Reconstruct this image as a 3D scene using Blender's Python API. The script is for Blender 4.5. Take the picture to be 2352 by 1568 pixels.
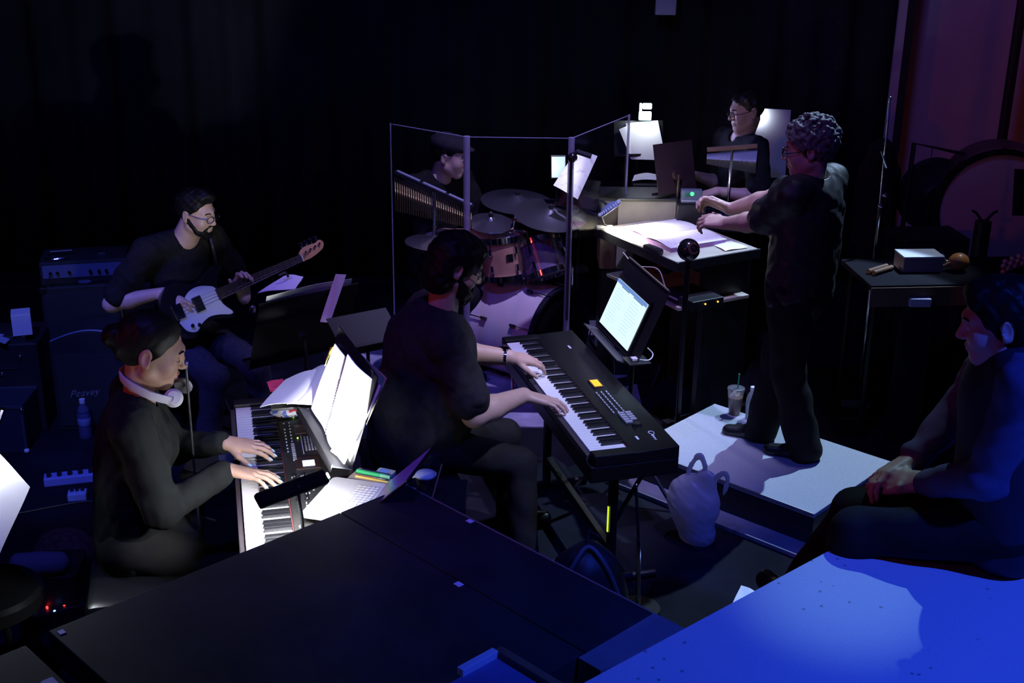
import bpy, math, random
import numpy as np
from mathutils import Vector, Matrix

for o in list(bpy.data.objects):
    bpy.data.objects.remove(o, do_unlink=True)
S = bpy.context.scene
COL = S.collection
random.seed(7)
RNG = np.random.default_rng(11)

# ------------------------------------------------------------------ camera
PITCH, ROLL, CAMH = math.radians(20.6), math.radians(.75), 2.84
fw = Vector((0, math.cos(PITCH), -math.sin(PITCH)))
r0 = Vector((1, 0, 0)); u0 = r0.cross(fw)
rt = r0 * math.cos(ROLL) + u0 * math.sin(ROLL)
up = u0 * math.cos(ROLL) - r0 * math.sin(ROLL)
cam_d = bpy.data.cameras.new('camera'); cam = bpy.data.objects.new('camera', cam_d); COL.objects.link(cam)
cam.matrix_world = Matrix(((rt.x, up.x, -fw.x, 0), (rt.y, up.y, -fw.y, 0), (rt.z, up.z, -fw.z, CAMH), (0, 0, 0, 1)))
cam_d.sensor_width = 36; cam_d.sensor_fit = 'HORIZONTAL'; cam_d.lens = 2950 / 2352 * 36
cam_d.clip_start = .05
S.camera = cam

# ------------------------------------------------------------------ world, stage lights, exposure
W = bpy.data.worlds.new('dark_house'); S.world = W; W.use_nodes = True
W.node_tree.nodes['Background'].inputs[0].default_value = (.10, .10, 1, 1)
W.node_tree.nodes['Background'].inputs[1].default_value = .009
S.view_settings.view_transform = 'Standard'
S.view_settings.look = 'None'
S.view_settings.gamma = 1
S.view_settings.use_curve_mapping = False
S.view_settings.exposure = 0


def spot(name, loc, target, power, color, angle, blend=.2, size=.05):
    d = bpy.data.lights.new(name, 'SPOT'); d.energy = power; d.color = color
    d.spot_size = math.radians(angle); d.spot_blend = blend; d.shadow_soft_size = size
    o = bpy.data.objects.new(name, d); COL.objects.link(o); o.location = loc
    o.rotation_euler = (Vector(target) - Vector(loc)).to_track_quat('-Z', 'Y').to_euler()
    return o


# hard steel-white special from upstage right onto the podium and the stage corner
spot('white_special', (3.35, 8.0, 5.4), (1.28, 5.60, .55), 1750, (.46, .67, 1), 18.5, .15, .03)
spot('white_special_corner', (2.6, 6.6, 5.6), (.955, 3.13, .96), 470, (.34, .70, 1), 7.2, 1, .03)
# saturated blue wash on the stage deck
spot('blue_wash_stage', (3.2, .6, 5.4), (1.45, 2.55, .9), 1350, (.022, .075, 1), 44, 1, .1)
# wide dim blue over the pit
spot('blue_wash_pit', (-1.0, 1.6, 6.6), (-1.7, 6.4, .5), 420, (.10, .11, 1), 70, .8, .15)
# lavender from overhead on the kit, then spots added to brighten single things
spot('lavender_kit', (.75, 5.4, 5.8), (.08, 6.35, .5), 950, (.50, .44, 1), 36, .8, .06)
spot('violet_bass', (-3.4, 3.0, 5.0), (-1.5, 5.95, .9), 330, (.20, .15, 1), 19, .6, .06)
spot('blue_left', (-2.2, 2.2, 5.6), (-2.32, 5.95, .3), 760, (.10, .15, 1), 19, .7, .06)
spot('lavender_keys', (.55, 4.7, 5.6), (-.97, 4.30, .84), 520, (.60, .58, 1), 8, .8, .05)
spot('lavender_piano', (1.7, 3.4, 5.6), (.22, 4.92, .7), 950, (.62, .66, 1), 14, .7, .05)
spot('steel_table', (3.6, 7.7, 5.2), (2.2, 6.42, .9), 260, (.62, .78, 1), 6.5, .7, .03)
spot('violet_chimes', (.5, 4.4, 5.6), (1.24, 7.14, 1.26), 420, (.26, .28, 1), 5.5, .6, .03)
# red side light from house left
spot('red_side', (-4.2, 1.2, 3.4), (1.3, 5.6, 1.2), 88, (1, .07, .05), 40, .6, .1)
# violet light on the side wall
spot('violet_wall', (1.3, 6.2, 4.2), (3.5, 9.2, 1.6), 80, (.22, .15, .95), 66, .8, .3)
spot('amber_wall', (4.0, 6.4, 3.6), (3.6, 9.2, 1.1), 18, (1, .16, .07), 42, .9, .6)

# ------------------------------------------------------------------ materials
MATS = {}


def mat(name, col=(.5, .5, .5), rough=.6, metal=0, emit=None, estr=0, var=0, scale=8, spec=.5, bump=0, bscale=60, coat=0):
    if name in MATS:
        return MATS[name]
    m = bpy.data.materials.new(name); m.use_nodes = True
    nt = m.node_tree; b = nt.nodes['Principled BSDF']
    b.inputs['Base Color'].default_value = (*col, 1)
    b.inputs['Roughness'].default_value = rough
    b.inputs['Metallic'].default_value = metal
    b.inputs['Specular IOR Level'].default_value = spec
    b.inputs['Coat Weight'].default_value = coat
    if emit:
        b.inputs['Emission Color'].default_value = (*emit, 1)
        b.inputs['Emission Strength'].default_value = estr
    if var or bump:
        tc = nt.nodes.new('ShaderNodeTexCoord')
    if var:
        n = nt.nodes.new('ShaderNodeTexNoise'); n.inputs['Scale'].default_value = scale; n.inputs['Detail'].default_value = 5
        r = nt.nodes.new('ShaderNodeValToRGB')
        r.color_ramp.elements[0].position = .3; r.color_ramp.elements[1].position = .7
        r.color_ramp.elements[0].color = (*[c * (1 - var) for c in col], 1)
        r.color_ramp.elements[1].color = (*[min(1, c * (1 + var)) for c in col], 1)
        nt.links.new(tc.outputs['Object'], n.inputs['Vector'])
        nt.links.new(n.outputs['Fac'], r.inputs['Fac']); nt.links.new(r.outputs['Color'], b.inputs['Base Color'])
    if bump:
        n2 = nt.nodes.new('ShaderNodeTexNoise'); n2.inputs['Scale'].default_value = bscale; n2.inputs['Detail'].default_value = 4
        bp = nt.nodes.new('ShaderNodeBump'); bp.inputs['Strength'].default_value = bump; bp.inputs['Distance'].default_value = .01
        nt.links.new(tc.outputs['Object'], n2.inputs['Vector'])
        nt.links.new(n2.outputs['Fac'], bp.inputs['Height']); nt.links.new(bp.outputs['Normal'], b.inputs['Normal'])
    MATS[name] = m
    return m


def clear_mat(name, tint=(1, 1, 1), gloss=.05, rough=.03, fres=1.45):
    """thin clear sheet: see-through with a mirror-like sheen that grows at grazing angles"""
    m = bpy.data.materials.new(name); m.use_nodes = True; nt = m.node_tree
    nt.nodes.remove(nt.nodes['Principled BSDF'])
    out = nt.nodes['Material Output']
    t = nt.nodes.new('ShaderNodeBsdfTransparent'); t.inputs[0].default_value = (*tint, 1)
    g = nt.nodes.new('ShaderNodeBsdfGlossy'); g.inputs['Roughness'].default_value = rough
    f = nt.nodes.new('ShaderNodeFresnel'); f.inputs[0].default_value = fres
    mx = nt.nodes.new('ShaderNodeMixShader')
    nt.links.new(f.outputs[0], mx.inputs[0]); nt.links.new(t.outputs[0], mx.inputs[1]); nt.links.new(g.outputs[0], mx.inputs[2])
    nt.links.new(mx.outputs[0], out.inputs[0])
    MATS[name] = m
    return m


def haze_plastic(name, col, trans=.55):
    """milky thin plastic film"""
    m = bpy.data.materials.new(name); m.use_nodes = True; nt = m.node_tree
    nt.nodes.remove(nt.nodes['Principled BSDF']); out = nt.nodes['Material Output']
    d = nt.nodes.new('ShaderNodeBsdfDiffuse'); d.inputs[0].default_value = (*col, 1)
    tl = nt.nodes.new('ShaderNodeBsdfTranslucent'); tl.inputs[0].default_value = (*col, 1)
    tr = nt.nodes.new('ShaderNodeBsdfTransparent')
    gl = nt.nodes.new('ShaderNodeBsdfGlossy'); gl.inputs['Roughness'].default_value = .3
    a = nt.nodes.new('ShaderNodeMixShader'); a.inputs[0].default_value = .5
    b = nt.nodes.new('ShaderNodeMixShader'); b.inputs[0].default_value = trans
    c = nt.nodes.new('ShaderNodeMixShader'); c.inputs[0].default_value = .08
    nt.links.new(d.outputs[0], a.inputs[1]); nt.links.new(tl.outputs[0], a.inputs[2])
    nt.links.new(a.outputs[0], b.inputs[1]); nt.links.new(tr.outputs[0], b.inputs[2])
    nt.links.new(b.outputs[0], c.inputs[1]); nt.links.new(gl.outputs[0], c.inputs[2])
    nt.links.new(c.outputs[0], out.inputs[0])
    MATS[name] = m
    return m


def page_mat(name, base=(.85, .85, .84), lines=38, ink=.55, emit=0, ecol=(1, 1, 1), axis='Y', cols=0):
    """paper or screen with rows of fine print across it (object coordinates in metres)"""
    m = bpy.data.materials.new(name); m.use_nodes = True; nt = m.node_tree; b = nt.nodes['Principled BSDF']
    tc = nt.nodes.new('ShaderNodeTexCoord'); mp = nt.nodes.new('ShaderNodeMapping')
    w = nt.nodes.new('ShaderNodeTexWave'); w.wave_type = 'BANDS'; w.bands_direction = axis
    w.inputs['Scale'].default_value = lines; w.inputs['Distortion'].default_value = .15
    n = nt.nodes.new('ShaderNodeTexNoise'); n.inputs['Scale'].default_value = 45; n.inputs['Detail'].default_value = 3
    mu = nt.nodes.new('ShaderNodeMath'); mu.operation = 'MULTIPLY'
    r = nt.nodes.new('ShaderNodeValToRGB')
    r.color_ramp.elements[0].position = .42; r.color_ramp.elements[1].position = .62
    r.color_ramp.elements[0].color = (*base, 1); r.color_ramp.elements[1].color = (*[c * ink for c in base], 1)
    nt.links.new(tc.outputs['Object'], mp.inputs[0]); nt.links.new(mp.outputs[0], w.inputs[0]); nt.links.new(mp.outputs[0], n.inputs[0])
    nt.links.new(w.outputs['Fac'], mu.inputs[0]); nt.links.new(n.outputs['Fac'], mu.inputs[1]); nt.links.new(mu.outputs[0], r.inputs[0])
    nt.links.new(r.outputs[0], b.inputs['Base Color']); b.inputs['Roughness'].default_value = .7
    if emit:
        mx = nt.nodes.new('ShaderNodeMixRGB'); mx.blend_type = 'MULTIPLY'; mx.inputs[0].default_value = 1
        mx.inputs[2].default_value = (*ecol, 1)
        nt.links.new(r.outputs[0], mx.inputs[1]); nt.links.new(mx.outputs[0], b.inputs['Emission Color'])
        b.inputs['Emission Strength'].default_value = emit
    MATS[name] = m
    return m


# ------------------------------------------------------------------ object helpers
def thing(name, label, cat, loc=(0, 0, 0), yaw=0, group=None, rot=None):
    o = bpy.data.objects.new(name, None); COL.objects.link(o)
    o.empty_display_size = .1
    o.location = loc; o.rotation_euler = rot if rot else (0, 0, yaw)
    o['label'] = label; o['category'] = cat
    if group:
        o['group'] = group
    return o


def tag(o, label, cat, group=None, kind=None):
    o['label'] = label; o['category'] = cat
    if group:
        o['group'] = group
    if kind:
        o['kind'] = kind
    return o


def V(*a):
    return np.array(a, float)


def unit(v):
    v = np.asarray(v, float); return v / np.linalg.norm(v)


class MB:
    def __init__(s):
        s.v = []; s.f = []

    def add(s, vs, fs):
        n = len(s.v); s.v += [tuple(float(c) for c in p) for p in vs]; s.f += [tuple(i + n for i in f) for f in fs]
        return s

    def box(s, c, size, ax=None):
        c = V(*c); hx, hy, hz = [k / 2 for k in size]
        X, Y, Z = ax if ax is not None else (V(1, 0, 0), V(0, 1, 0), V(0, 0, 1))
        X, Y, Z = V(*X), V(*Y), V(*Z)
        vs = [c + X * hx * a + Y * hy * b + Z * hz * d for d in (-1, 1) for b in (-1, 1) for a in (-1, 1)]
        return s.add(vs, [(0, 2, 3, 1), (4, 5, 7, 6), (0, 1, 5, 4), (2, 6, 7, 3), (0, 4, 6, 2), (1, 3, 7, 5)])

    def cyl(s, a, b, r, r2=None, seg=16, cap=True):
        a, b = V(*a), V(*b); r2 = r if r2 is None else r2
        w = unit(b - a); t = V(0, 0, 1) if abs(w[2]) < .9 else V(1, 0, 0)
        X = unit(np.cross(w, t)); Y = np.cross(w, X)
        vs = []
        for p, q in ((a, r), (b, r2)):
            for i in range(seg):
                g = 2 * math.pi * i / seg; vs.append(p + (X * math.cos(g) + Y * math.sin(g)) * q)
        fs = [(i, (i + 1) % seg, seg + (i + 1) % seg, seg + i) for i in range(seg)]
        if cap:
            fs += [tuple(range(seg))[::-1], tuple(range(seg, 2 * seg))]
        return s.add(vs, fs)

    def lathe(s, prof, seg=24, o=(0, 0, 0), ax=None):
        """prof: (r, h) pairs; axis = third of ax"""
        X, Y, Z = ax if ax is not None else (V(1, 0, 0), V(0, 1, 0), V(0, 0, 1))
        X, Y, Z = V(*X), V(*Y), V(*Z); o = V(*o); vs = []; fs = []
        for r, h in prof:
            for i in range(seg):
                g = 2 * math.pi * i / seg; vs.append(o + Z * h + (X * math.cos(g) + Y * math.sin(g)) * r)
        for j in range(len(prof) - 1):
            for i in range(seg):
                k = (i + 1) % seg; fs.append((j * seg + i, j * seg + k, (j + 1) * seg + k, (j + 1) * seg + i))
        return s.add(vs, fs)

    def tube(s, pts, r, seg=8, cap=True):
        pts = [V(*p) for p in pts]; n = len(pts); rs = r if hasattr(r, '__len__') else [r] * n
        vs = []; fs = []; prev = None
        for i, p in enumerate(pts):
            w = unit(pts[min(i + 1, n - 1)] - pts[max(i - 1, 0)])
            if prev is None:
                t = V(0, 0, 1) if abs(w[2]) < .9 else V(1, 0, 0); X = unit(np.cross(w, t))
            else:
                X = prev - w * (prev @ w); X = unit(X)
            prev = X; Y = np.cross(w, X)
            for k in range(seg):
                g = 2 * math.pi * k / seg; vs.append(p + (X * math.cos(g) + Y * math.sin(g)) * rs[i])
        for j in range(n - 1):
            for k in range(seg):
                q = (k + 1) % seg; fs.append((j * seg + k, j * seg + q, (j + 1) * seg + q, (j + 1) * seg + k))
        if cap:
            fs += [tuple(range(seg))[::-1], tuple(range((n - 1) * seg, n * seg))]
        return s.add(vs, fs)

    def prism(s, pts, h0, h1, ax=None, o=(0, 0, 0)):
        """outline pts in the X-Y plane of ax, extruded h0..h1 along Z"""
        X, Y, Z = ax if ax is not None else (V(1, 0, 0), V(0, 1, 0), V(0, 0, 1))
        X, Y, Z = V(*X), V(*Y), V(*Z); o = V(*o); n = len(pts)
        vs = [o + X * p[0] + Y * p[1] + Z * h for h in (h0, h1) for p in pts]
        fs = [tuple(range(n))[::-1], tuple(range(n, 2 * n))] + [(i, (i + 1) % n, n + (i + 1) % n, n + i) for i in range(n)]
        return s.add(vs, fs)

    def ball(s, c, r, seg=14, rings=9, ax=None):
        rr = r if hasattr(r, '__len__') else (r, r, r)
        X, Y, Z = ax if ax is not None else (V(1, 0, 0), V(0, 1, 0), V(0, 0, 1))
        X, Y, Z = V(*X), V(*Y), V(*Z); c = V(*c)
        vs = []; fs = []
        for j in range(rings + 1):
            a = math.pi * j / rings
            for i in range(seg):
                g = 2 * math.pi * i / seg
                vs.append(c + X * rr[0] * math.sin(a) * math.cos(g) + Y * rr[1] * math.sin(a) * math.sin(g) - Z * rr[2] * math.cos(a))
        for j in range(rings):
            for i in range(seg):
                k = (i + 1) % seg; fs.append((j * seg + i, j * seg + k, (j + 1) * seg + k, (j + 1) * seg + i))
        return s.add(vs, fs)

    def sheet(s, fn, nu, nv, th=.0006):
        """fn(u,v)->point; thin two-sided sheet with real thickness"""
        P = np.array([[fn(i / nu, j / nv) for j in range(nv + 1)] for i in range(nu + 1)])
        du = np.gradient(P, axis=0); dv = np.gradient(P, axis=1); n = np.cross(du, dv)
        n /= np.linalg.norm(n, axis=2, keepdims=True) + 1e-12
        top = (P + n * th / 2).reshape(-1, 3); bot = (P - n * th / 2).reshape(-1, 3)
        m = nv + 1; N = len(top); fs = []
        for i in range(nu):
            for j in range(nv):
                a, b, c, d = i * m + j, (i + 1) * m + j, (i + 1) * m + j + 1, i * m + j + 1
                fs += [(a, b, c, d), (N + d, N + c, N + b, N + a)]
        ring = [i * m for i in range(nu + 1)] + [nu * m + j for j in range(1, nv + 1)] + [i * m + nv for i in range(nu - 1, -1, -1)] + [j for j in range(nv - 1, 0, -1)]
        for q in range(len(ring)):
            a, b = ring[q], ring[(q + 1) % len(ring)]; fs.append((a, N + a, N + b, b))
        return s.add(list(top) + list(bot), fs)

    def mesh(s, name, smooth=False):
        me = bpy.data.meshes.new(name); me.from_pydata(s.v, [], s.f); me.update()
        if smooth:
            me.polygons.foreach_set('use_smooth', [True] * len(me.polygons))
        return me

    def build(s, name, m, parent=None, smooth=False, bevel=0, label=None):
        me = s.mesh(name, smooth); me.materials.append(m)
        return put(name, me, parent, bevel, label, smooth)


def put(name, me, parent=None, bevel=0, label=None, smooth=False):
    o = bpy.data.objects.new(name, me); COL.objects.link(o)
    if parent is not None:
        o.parent = parent
    if bevel:
        b = o.modifiers.new('bevel', 'BEVEL'); b.width = bevel; b.segments = 2; b.limit_method = 'ANGLE'
    if smooth:
        try:
            e = o.modifiers.new('edges', 'EDGE_SPLIT'); e.split_angle = math.radians(40)
        except Exception:
            pass
    if label:
        o['label'] = label
    return o


def structure(o, label=None):
    o['kind'] = 'structure'
    if label:
        o['label'] = label
    return o


def curve_pts(ctrl, n=24):
    """Catmull-Rom through control points"""
    P = [V(*p) for p in ctrl]; P = [2 * P[0] - P[1]] + P + [2 * P[-1] - P[-2]]
    out = []
    segs = len(P) - 3
    for i in range(segs):
        a, b, c, d = P[i:i + 4]
        for k in range(n // segs + 1):
            t = k / (n // segs + 1)
            out.append(.5 * ((2 * b) + (c - a) * t + (2 * a - 5 * b + 4 * c - d) * t * t + (3 * b - a - 3 * c + d) * t ** 3))
    out.append(P[-2]); return out


def copy_tree(o, parent=None):
    c = o.copy(); COL.objects.link(c); c.parent = parent
    for ch in list(o.children):
        copy_tree(ch, c)
    return c


# ------------------------------------------------------------------ implicit-surface modeller (people, cloth, bags)
class SDF:
    def __init__(s):
        s.ops = []

    def cone(s, a, b, r1, r2=None, k=.02, flat=None, neg=False):
        s.ops.append(('c', V(*a), V(*b), r1, r1 if r2 is None else r2, k, flat, neg)); return s

    def ell(s, c, r, ax=None, k=.02, neg=False):
        r = V(*r) if hasattr(r, '__len__') else V(r, r, r)
        A = np.array(ax) if ax is not None else np.eye(3)
        s.ops.append(('e', V(*c), r, A, k, neg)); return s

    def plane(s, p, n, k=.004):
        s.ops.append(('p', V(*p), unit(n), k)); return s        # keeps the side the normal points away from

    def noise(s, amp, freq, seed=0, n=5):
        s.ops.append(('n', amp, freq, seed, n)); return s

    def mesh(s, name, h):
        lo = np.full(3, 1e9); hi = -lo
        for o in s.ops:
            if o[0] == 'c' and not o[7]:
                R = max(o[3], o[4]); lo = np.minimum(lo, np.minimum(o[1], o[2]) - R); hi = np.maximum(hi, np.maximum(o[1], o[2]) + R)
            if o[0] == 'e' and not o[5]:
                e = np.sqrt(((o[3].T * o[2]) ** 2).sum(1)); lo = np.minimum(lo, o[1] - e); hi = np.maximum(hi, o[1] + e)
        lo -= 5 * h; hi += 5 * h
        N = np.ceil((hi - lo) / h).astype(int) + 1
        F = np.full(N, 1., np.float32)
        gx = [(lo[i] + h * np.arange(N[i])).astype(np.float32) for i in range(3)]

        def sub(blo, bhi):
            a = np.clip(np.floor((blo - lo) / h).astype(int), 0, N); b = np.clip(np.ceil((bhi - lo) / h).astype(int) + 1, 0, N)
            sl = tuple(slice(a[i], b[i]) for i in range(3))
            g = [gx[0][sl[0]][:, None, None], gx[1][sl[1]][None, :, None], gx[2][sl[2]][None, None, :]]
            return sl, g
        for o in s.ops:
            if o[0] == 'c':
                _, a, b, r1, r2, k, flat, neg = o
                m = max(r1, r2) + k + 3 * h
                sl, (x, y, z) = sub(np.minimum(a, b) - m, np.maximum(a, b) + m)
                if any(q.stop <= q.start for q in sl):
                    continue
                d = b - a; L2 = float(d @ d) + 1e-12
                px, py, pz = x - a[0], y - a[1], z - a[2]
                t = np.clip((px * d[0] + py * d[1] + pz * d[2]) / L2, 0, 1)
                qx, qy, qz = px - t * d[0], py - t * d[1], pz - t * d[2]
                if flat is not None:
                    w, sc = flat; w = unit(w); c = (qx * w[0] + qy * w[1] + qz * w[2]) * (1 / sc - 1)
                    qx, qy, qz = qx + c * w[0], qy + c * w[1], qz + c * w[2]
                D = np.sqrt(qx * qx + qy * qy + qz * qz) - (r1 + (r2 - r1) * t)
                if flat is not None:
                    D = D * (.5 + .5 * flat[1])
            elif o[0] == 'e':
                _, c, r, A, k, neg = o
                m = np.sqrt(((A.T * r) ** 2).sum(1)) + k + 3 * h
                sl, (x, y, z) = sub(c - m, c + m)
                if any(q.stop <= q.start for q in sl):
                    continue
                px, py, pz = x - c[0], y - c[1], z - c[2]
                q = [(px * A[i][0] + py * A[i][1] + pz * A[i][2]) for i in range(3)]
                k0 = np.sqrt(sum((q[i] / r[i]) ** 2 for i in range(3))); k1 = np.sqrt(sum((q[i] / r[i] ** 2) ** 2 for i in range(3))) + 1e-9
                D = k0 * (k0 - 1) / k1
            elif o[0] == 'p':
                _, p, n, k = o
                x, y, z = gx[0][:, None, None], gx[1][None, :, None], gx[2][None, None, :]
                D = (x - p[0]) * n[0] + (y - p[1]) * n[1] + (z - p[2]) * n[2]
                F = np.maximum(F, D.astype(np.float32)); continue
            elif o[0] == 'n':
                _, amp, fr, seed, n = o
                rg = np.random.default_rng(seed)
                x, y, z = gx[0][:, None, None], gx[1][None, :, None], gx[2][None, None, :]
                msk = np.abs(F) < .03
                I = np.nonzero(msk)
                X, Y, Z = gx[0][I[0]], gx[1][I[1]], gx[2][I[2]]
                acc = np.zeros(len(X), np.float32)
                for q in range(n):
                    dv = rg.normal(size=3); dv /= np.linalg.norm(dv); f2 = fr * rg.uniform(.6, 1.5)
                    acc += np.sin((X * dv[0] + Y * dv[1] + Z * dv[2]) * f2 + rg.uniform(0, 6.28) + 1.5 * np.sin((X * dv[1] - Y * dv[2] + Z * dv[0]) * f2 * .6))
                F[I] += amp * acc / n ** .5
                continue
            G = F[sl]
            if neg:
                D = -D; hh = np.clip(.5 - .5 * (D - G) / k * -1 * -1, 0, 1)
                hh = np.clip(.5 + .5 * (D - G) / k, 0, 1)
                F[sl] = G * (1 - hh) + D * hh + k * hh * (1 - hh)
            else:
                hh = np.clip(.5 + .5 * (G - D) / k, 0, 1)
                F[sl] = G * (1 - hh) + D * hh - k * hh * (1 - hh)
        return surfnet(name, F, lo, h)


def surfnet(name, F, lo, h):
    F[0] = F[-1] = 1; F[:, 0] = F[:, -1] = 1; F[:, :, 0] = F[:, :, -1] = 1
    Sg = F < 0
    A = Sg[:-1] | Sg[1:]; A = A[:, :-1] | A[:, 1:]; A = A[:, :, :-1] | A[:, :, 1:]
    B = Sg[:-1] & Sg[1:]; B = B[:, :-1] & B[:, 1:]; B = B[:, :, :-1] & B[:, :, 1:]
    mix = A & ~B
    I = np.argwhere(mix); idx = np.full(mix.shape, -1, np.int32); idx[mix] = np.arange(len(I))
    off = np.array([(a, b, c) for a in (0, 1) for b in (0, 1) for c in (0, 1)])
    val = np.stack([F[I[:, 0] + o[0], I[:, 1] + o[1], I[:, 2] + o[2]] for o in off], 1)
    acc = np.zeros((len(I), 3)); cnt = np.zeros(len(I))
    for i in range(8):
        for j in range(i + 1, 8):
            if np.abs(off[i] - off[j]).sum() != 1:
                continue
            m = (val[:, i] < 0) != (val[:, j] < 0)
            t = val[m, i] / (val[m, i] - val[m, j])
            acc[m] += off[i] + t[:, None] * (off[j] - off[i]); cnt[m] += 1
    P = (I + acc / cnt[:, None]) * h + lo
    Q = []
    for ax in range(3):
        sl0 = [slice(None)] * 3; sl1 = [slice(None)] * 3; sl0[ax] = slice(None, -1); sl1[ax] = slice(1, None)
        a, b = Sg[tuple(sl0)], Sg[tuple(sl1)]
        E = np.argwhere(a != b); s0 = a[E[:, 0], E[:, 1], E[:, 2]]
        u, v = (ax + 1) % 3, (ax + 2) % 3
        eu = np.zeros(3, int); eu[u] = 1; ev = np.zeros(3, int); ev[v] = 1
        g = lambda q: idx[q[:, 0], q[:, 1], q[:, 2]]
        q = np.stack([g(E - eu - ev), g(E - ev), g(E), g(E - eu)], 1)
        q[~s0] = q[~s0][:, ::-1]
        Q.append(q)
    Q = np.concatenate(Q); Q = Q[(Q >= 0).all(1)]
    me = bpy.data.meshes.new(name)
    me.vertices.add(len(P)); me.vertices.foreach_set('co', P.astype(np.float32).ravel())
    me.loops.add(len(Q) * 4); me.loops.foreach_set('vertex_index', Q.astype(np.int32).ravel())
    me.polygons.add(len(Q)); me.polygons.foreach_set('loop_start', np.arange(0, len(Q) * 4, 4, dtype=np.int32))
    me.polygons.foreach_set('loop_total', np.full(len(Q), 4, np.int32))
    me.polygons.foreach_set('use_smooth', np.ones(len(Q), bool))
    me.update(calc_edges=True); me.validate()
    return me


def sdf_part(sd, name, h, m, parent, origin, label=None):
    me = sd.mesh(name, h); me.materials.append(m)
    me.transform(Matrix.Translation(Vector([-c for c in origin])))
    o = bpy.data.objects.new(name, me); COL.objects.link(o); o.parent = parent
    if label:
        o['label'] = label
    return o
# ------------------------------------------------------------------ the place: floor, drapes, wall, decks
FLOOR = mat('black_painted_floor', (.009, .009, .016), .85, var=.45, scale=3, spec=.08, bump=.15, bscale=25)
DRAPE = mat('black_velour_drape', (.015, .015, .020), .95, var=.3, scale=2, spec=.1)
WALLM = mat('pale_plaster_wall', (.42, .37, .42), .85, var=.06, scale=3)
DECK = mat('black_deck_paint', (.020, .019, .022), .75, var=.35, scale=5, spec=.25)
DECKL = mat('grey_deck_paint', (.16, .16, .19), .8, var=.2, scale=6, spec=.2)  # paler grey than the black deck paint
STEEL = mat('black_steel', (.02, .02, .022), .4, metal=.6)
CHROME = mat('chrome', (.75, .75, .78), .12, metal=1)
TAPE = mat('white_tape', (.75, .72, .80), .7)
BLK = mat('black_plastic', (.016, .016, .018), .42, var=.15, scale=20)
BLKG = mat('black_gloss', (.010, .010, .012), .18, spec=.6)
DGREY = mat('dark_grey_metal', (.045, .045, .05), .45, metal=.5)
WHITEP = mat('white_plastic', (.75, .75, .76), .4)
PAPER = mat('white_paper', (.86, .86, .85), .8, var=.02, scale=10)
PAGE = page_mat('printed_music_page', lines=14, ink=.72)
MAPLE = mat('maple_wood', (.50, .25, .12), .4, var=.15, scale=25)
WOODB = mat('brown_wood', (.22, .11, .06), .55, var=.25, scale=14)


def speckled(name, col, rough, dark=.45, light=1.9, sc=120):
    m = bpy.data.materials.new(name); m.use_nodes = True; nt = m.node_tree; b = nt.nodes['Principled BSDF']
    tc = nt.nodes.new('ShaderNodeTexCoord')
    v = nt.nodes.new('ShaderNodeTexVoronoi'); v.inputs['Scale'].default_value = 26
    n = nt.nodes.new('ShaderNodeTexNoise'); n.inputs['Scale'].default_value = sc; n.inputs['Detail'].default_value = 3
    n3 = nt.nodes.new('ShaderNodeTexNoise'); n3.inputs['Scale'].default_value = 6
    r1 = nt.nodes.new('ShaderNodeValToRGB'); e = r1.color_ramp.elements
    e[0].position = .40; e[1].position = .60
    e[0].color = (*[c * .93 for c in col], 1); e[1].color = (*[min(1, c * 1.07) for c in col], 1)
    r2 = nt.nodes.new('ShaderNodeValToRGB'); e = r2.color_ramp.elements
    e[0].position = .10; e[1].position = .16; e[0].color = (dark, dark, dark, 1); e[1].color = (1, 1, 1, 1)
    thr = nt.nodes.new('ShaderNodeMath'); thr.operation = 'GREATER_THAN'; thr.inputs[1].default_value = .53
    mx0 = nt.nodes.new('ShaderNodeMixRGB'); mx0.inputs[1].default_value = (1, 1, 1, 1)
    mx = nt.nodes.new('ShaderNodeMixRGB'); mx.blend_type = 'MULTIPLY'; mx.inputs[0].default_value = 1
    for q in (v, n, n3):
        nt.links.new(tc.outputs['Object'], q.inputs['Vector'])
    nt.links.new(n.outputs['Fac'], r1.inputs[0]); nt.links.new(v.outputs['Distance'], r2.inputs[0])
    nt.links.new(n3.outputs['Fac'], thr.inputs[0]); nt.links.new(thr.outputs[0], mx0.inputs[0]); nt.links.new(r2.outputs[0], mx0.inputs[2])
    nt.links.new(r1.outputs[0], mx.inputs[1]); nt.links.new(mx0.outputs[0], mx.inputs[2]); nt.links.new(mx.outputs[0], b.inputs['Base Color'])
    b.inputs['Roughness'].default_value = rough
    MATS[name] = m
    return m


STAGEM = speckled('pale_stage_floor_paint', (.50, .52, .58), .6, sc=420)
CARPET = mat('grey_podium_carpet', (.40, .42, .45), .95, var=.12, scale=160, spec=.1, bump=.3, bscale=300)

structure(MB().box((0, 4.3, -.05), (12, 11.6, .1)).build('floor', FLOOR))


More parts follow.
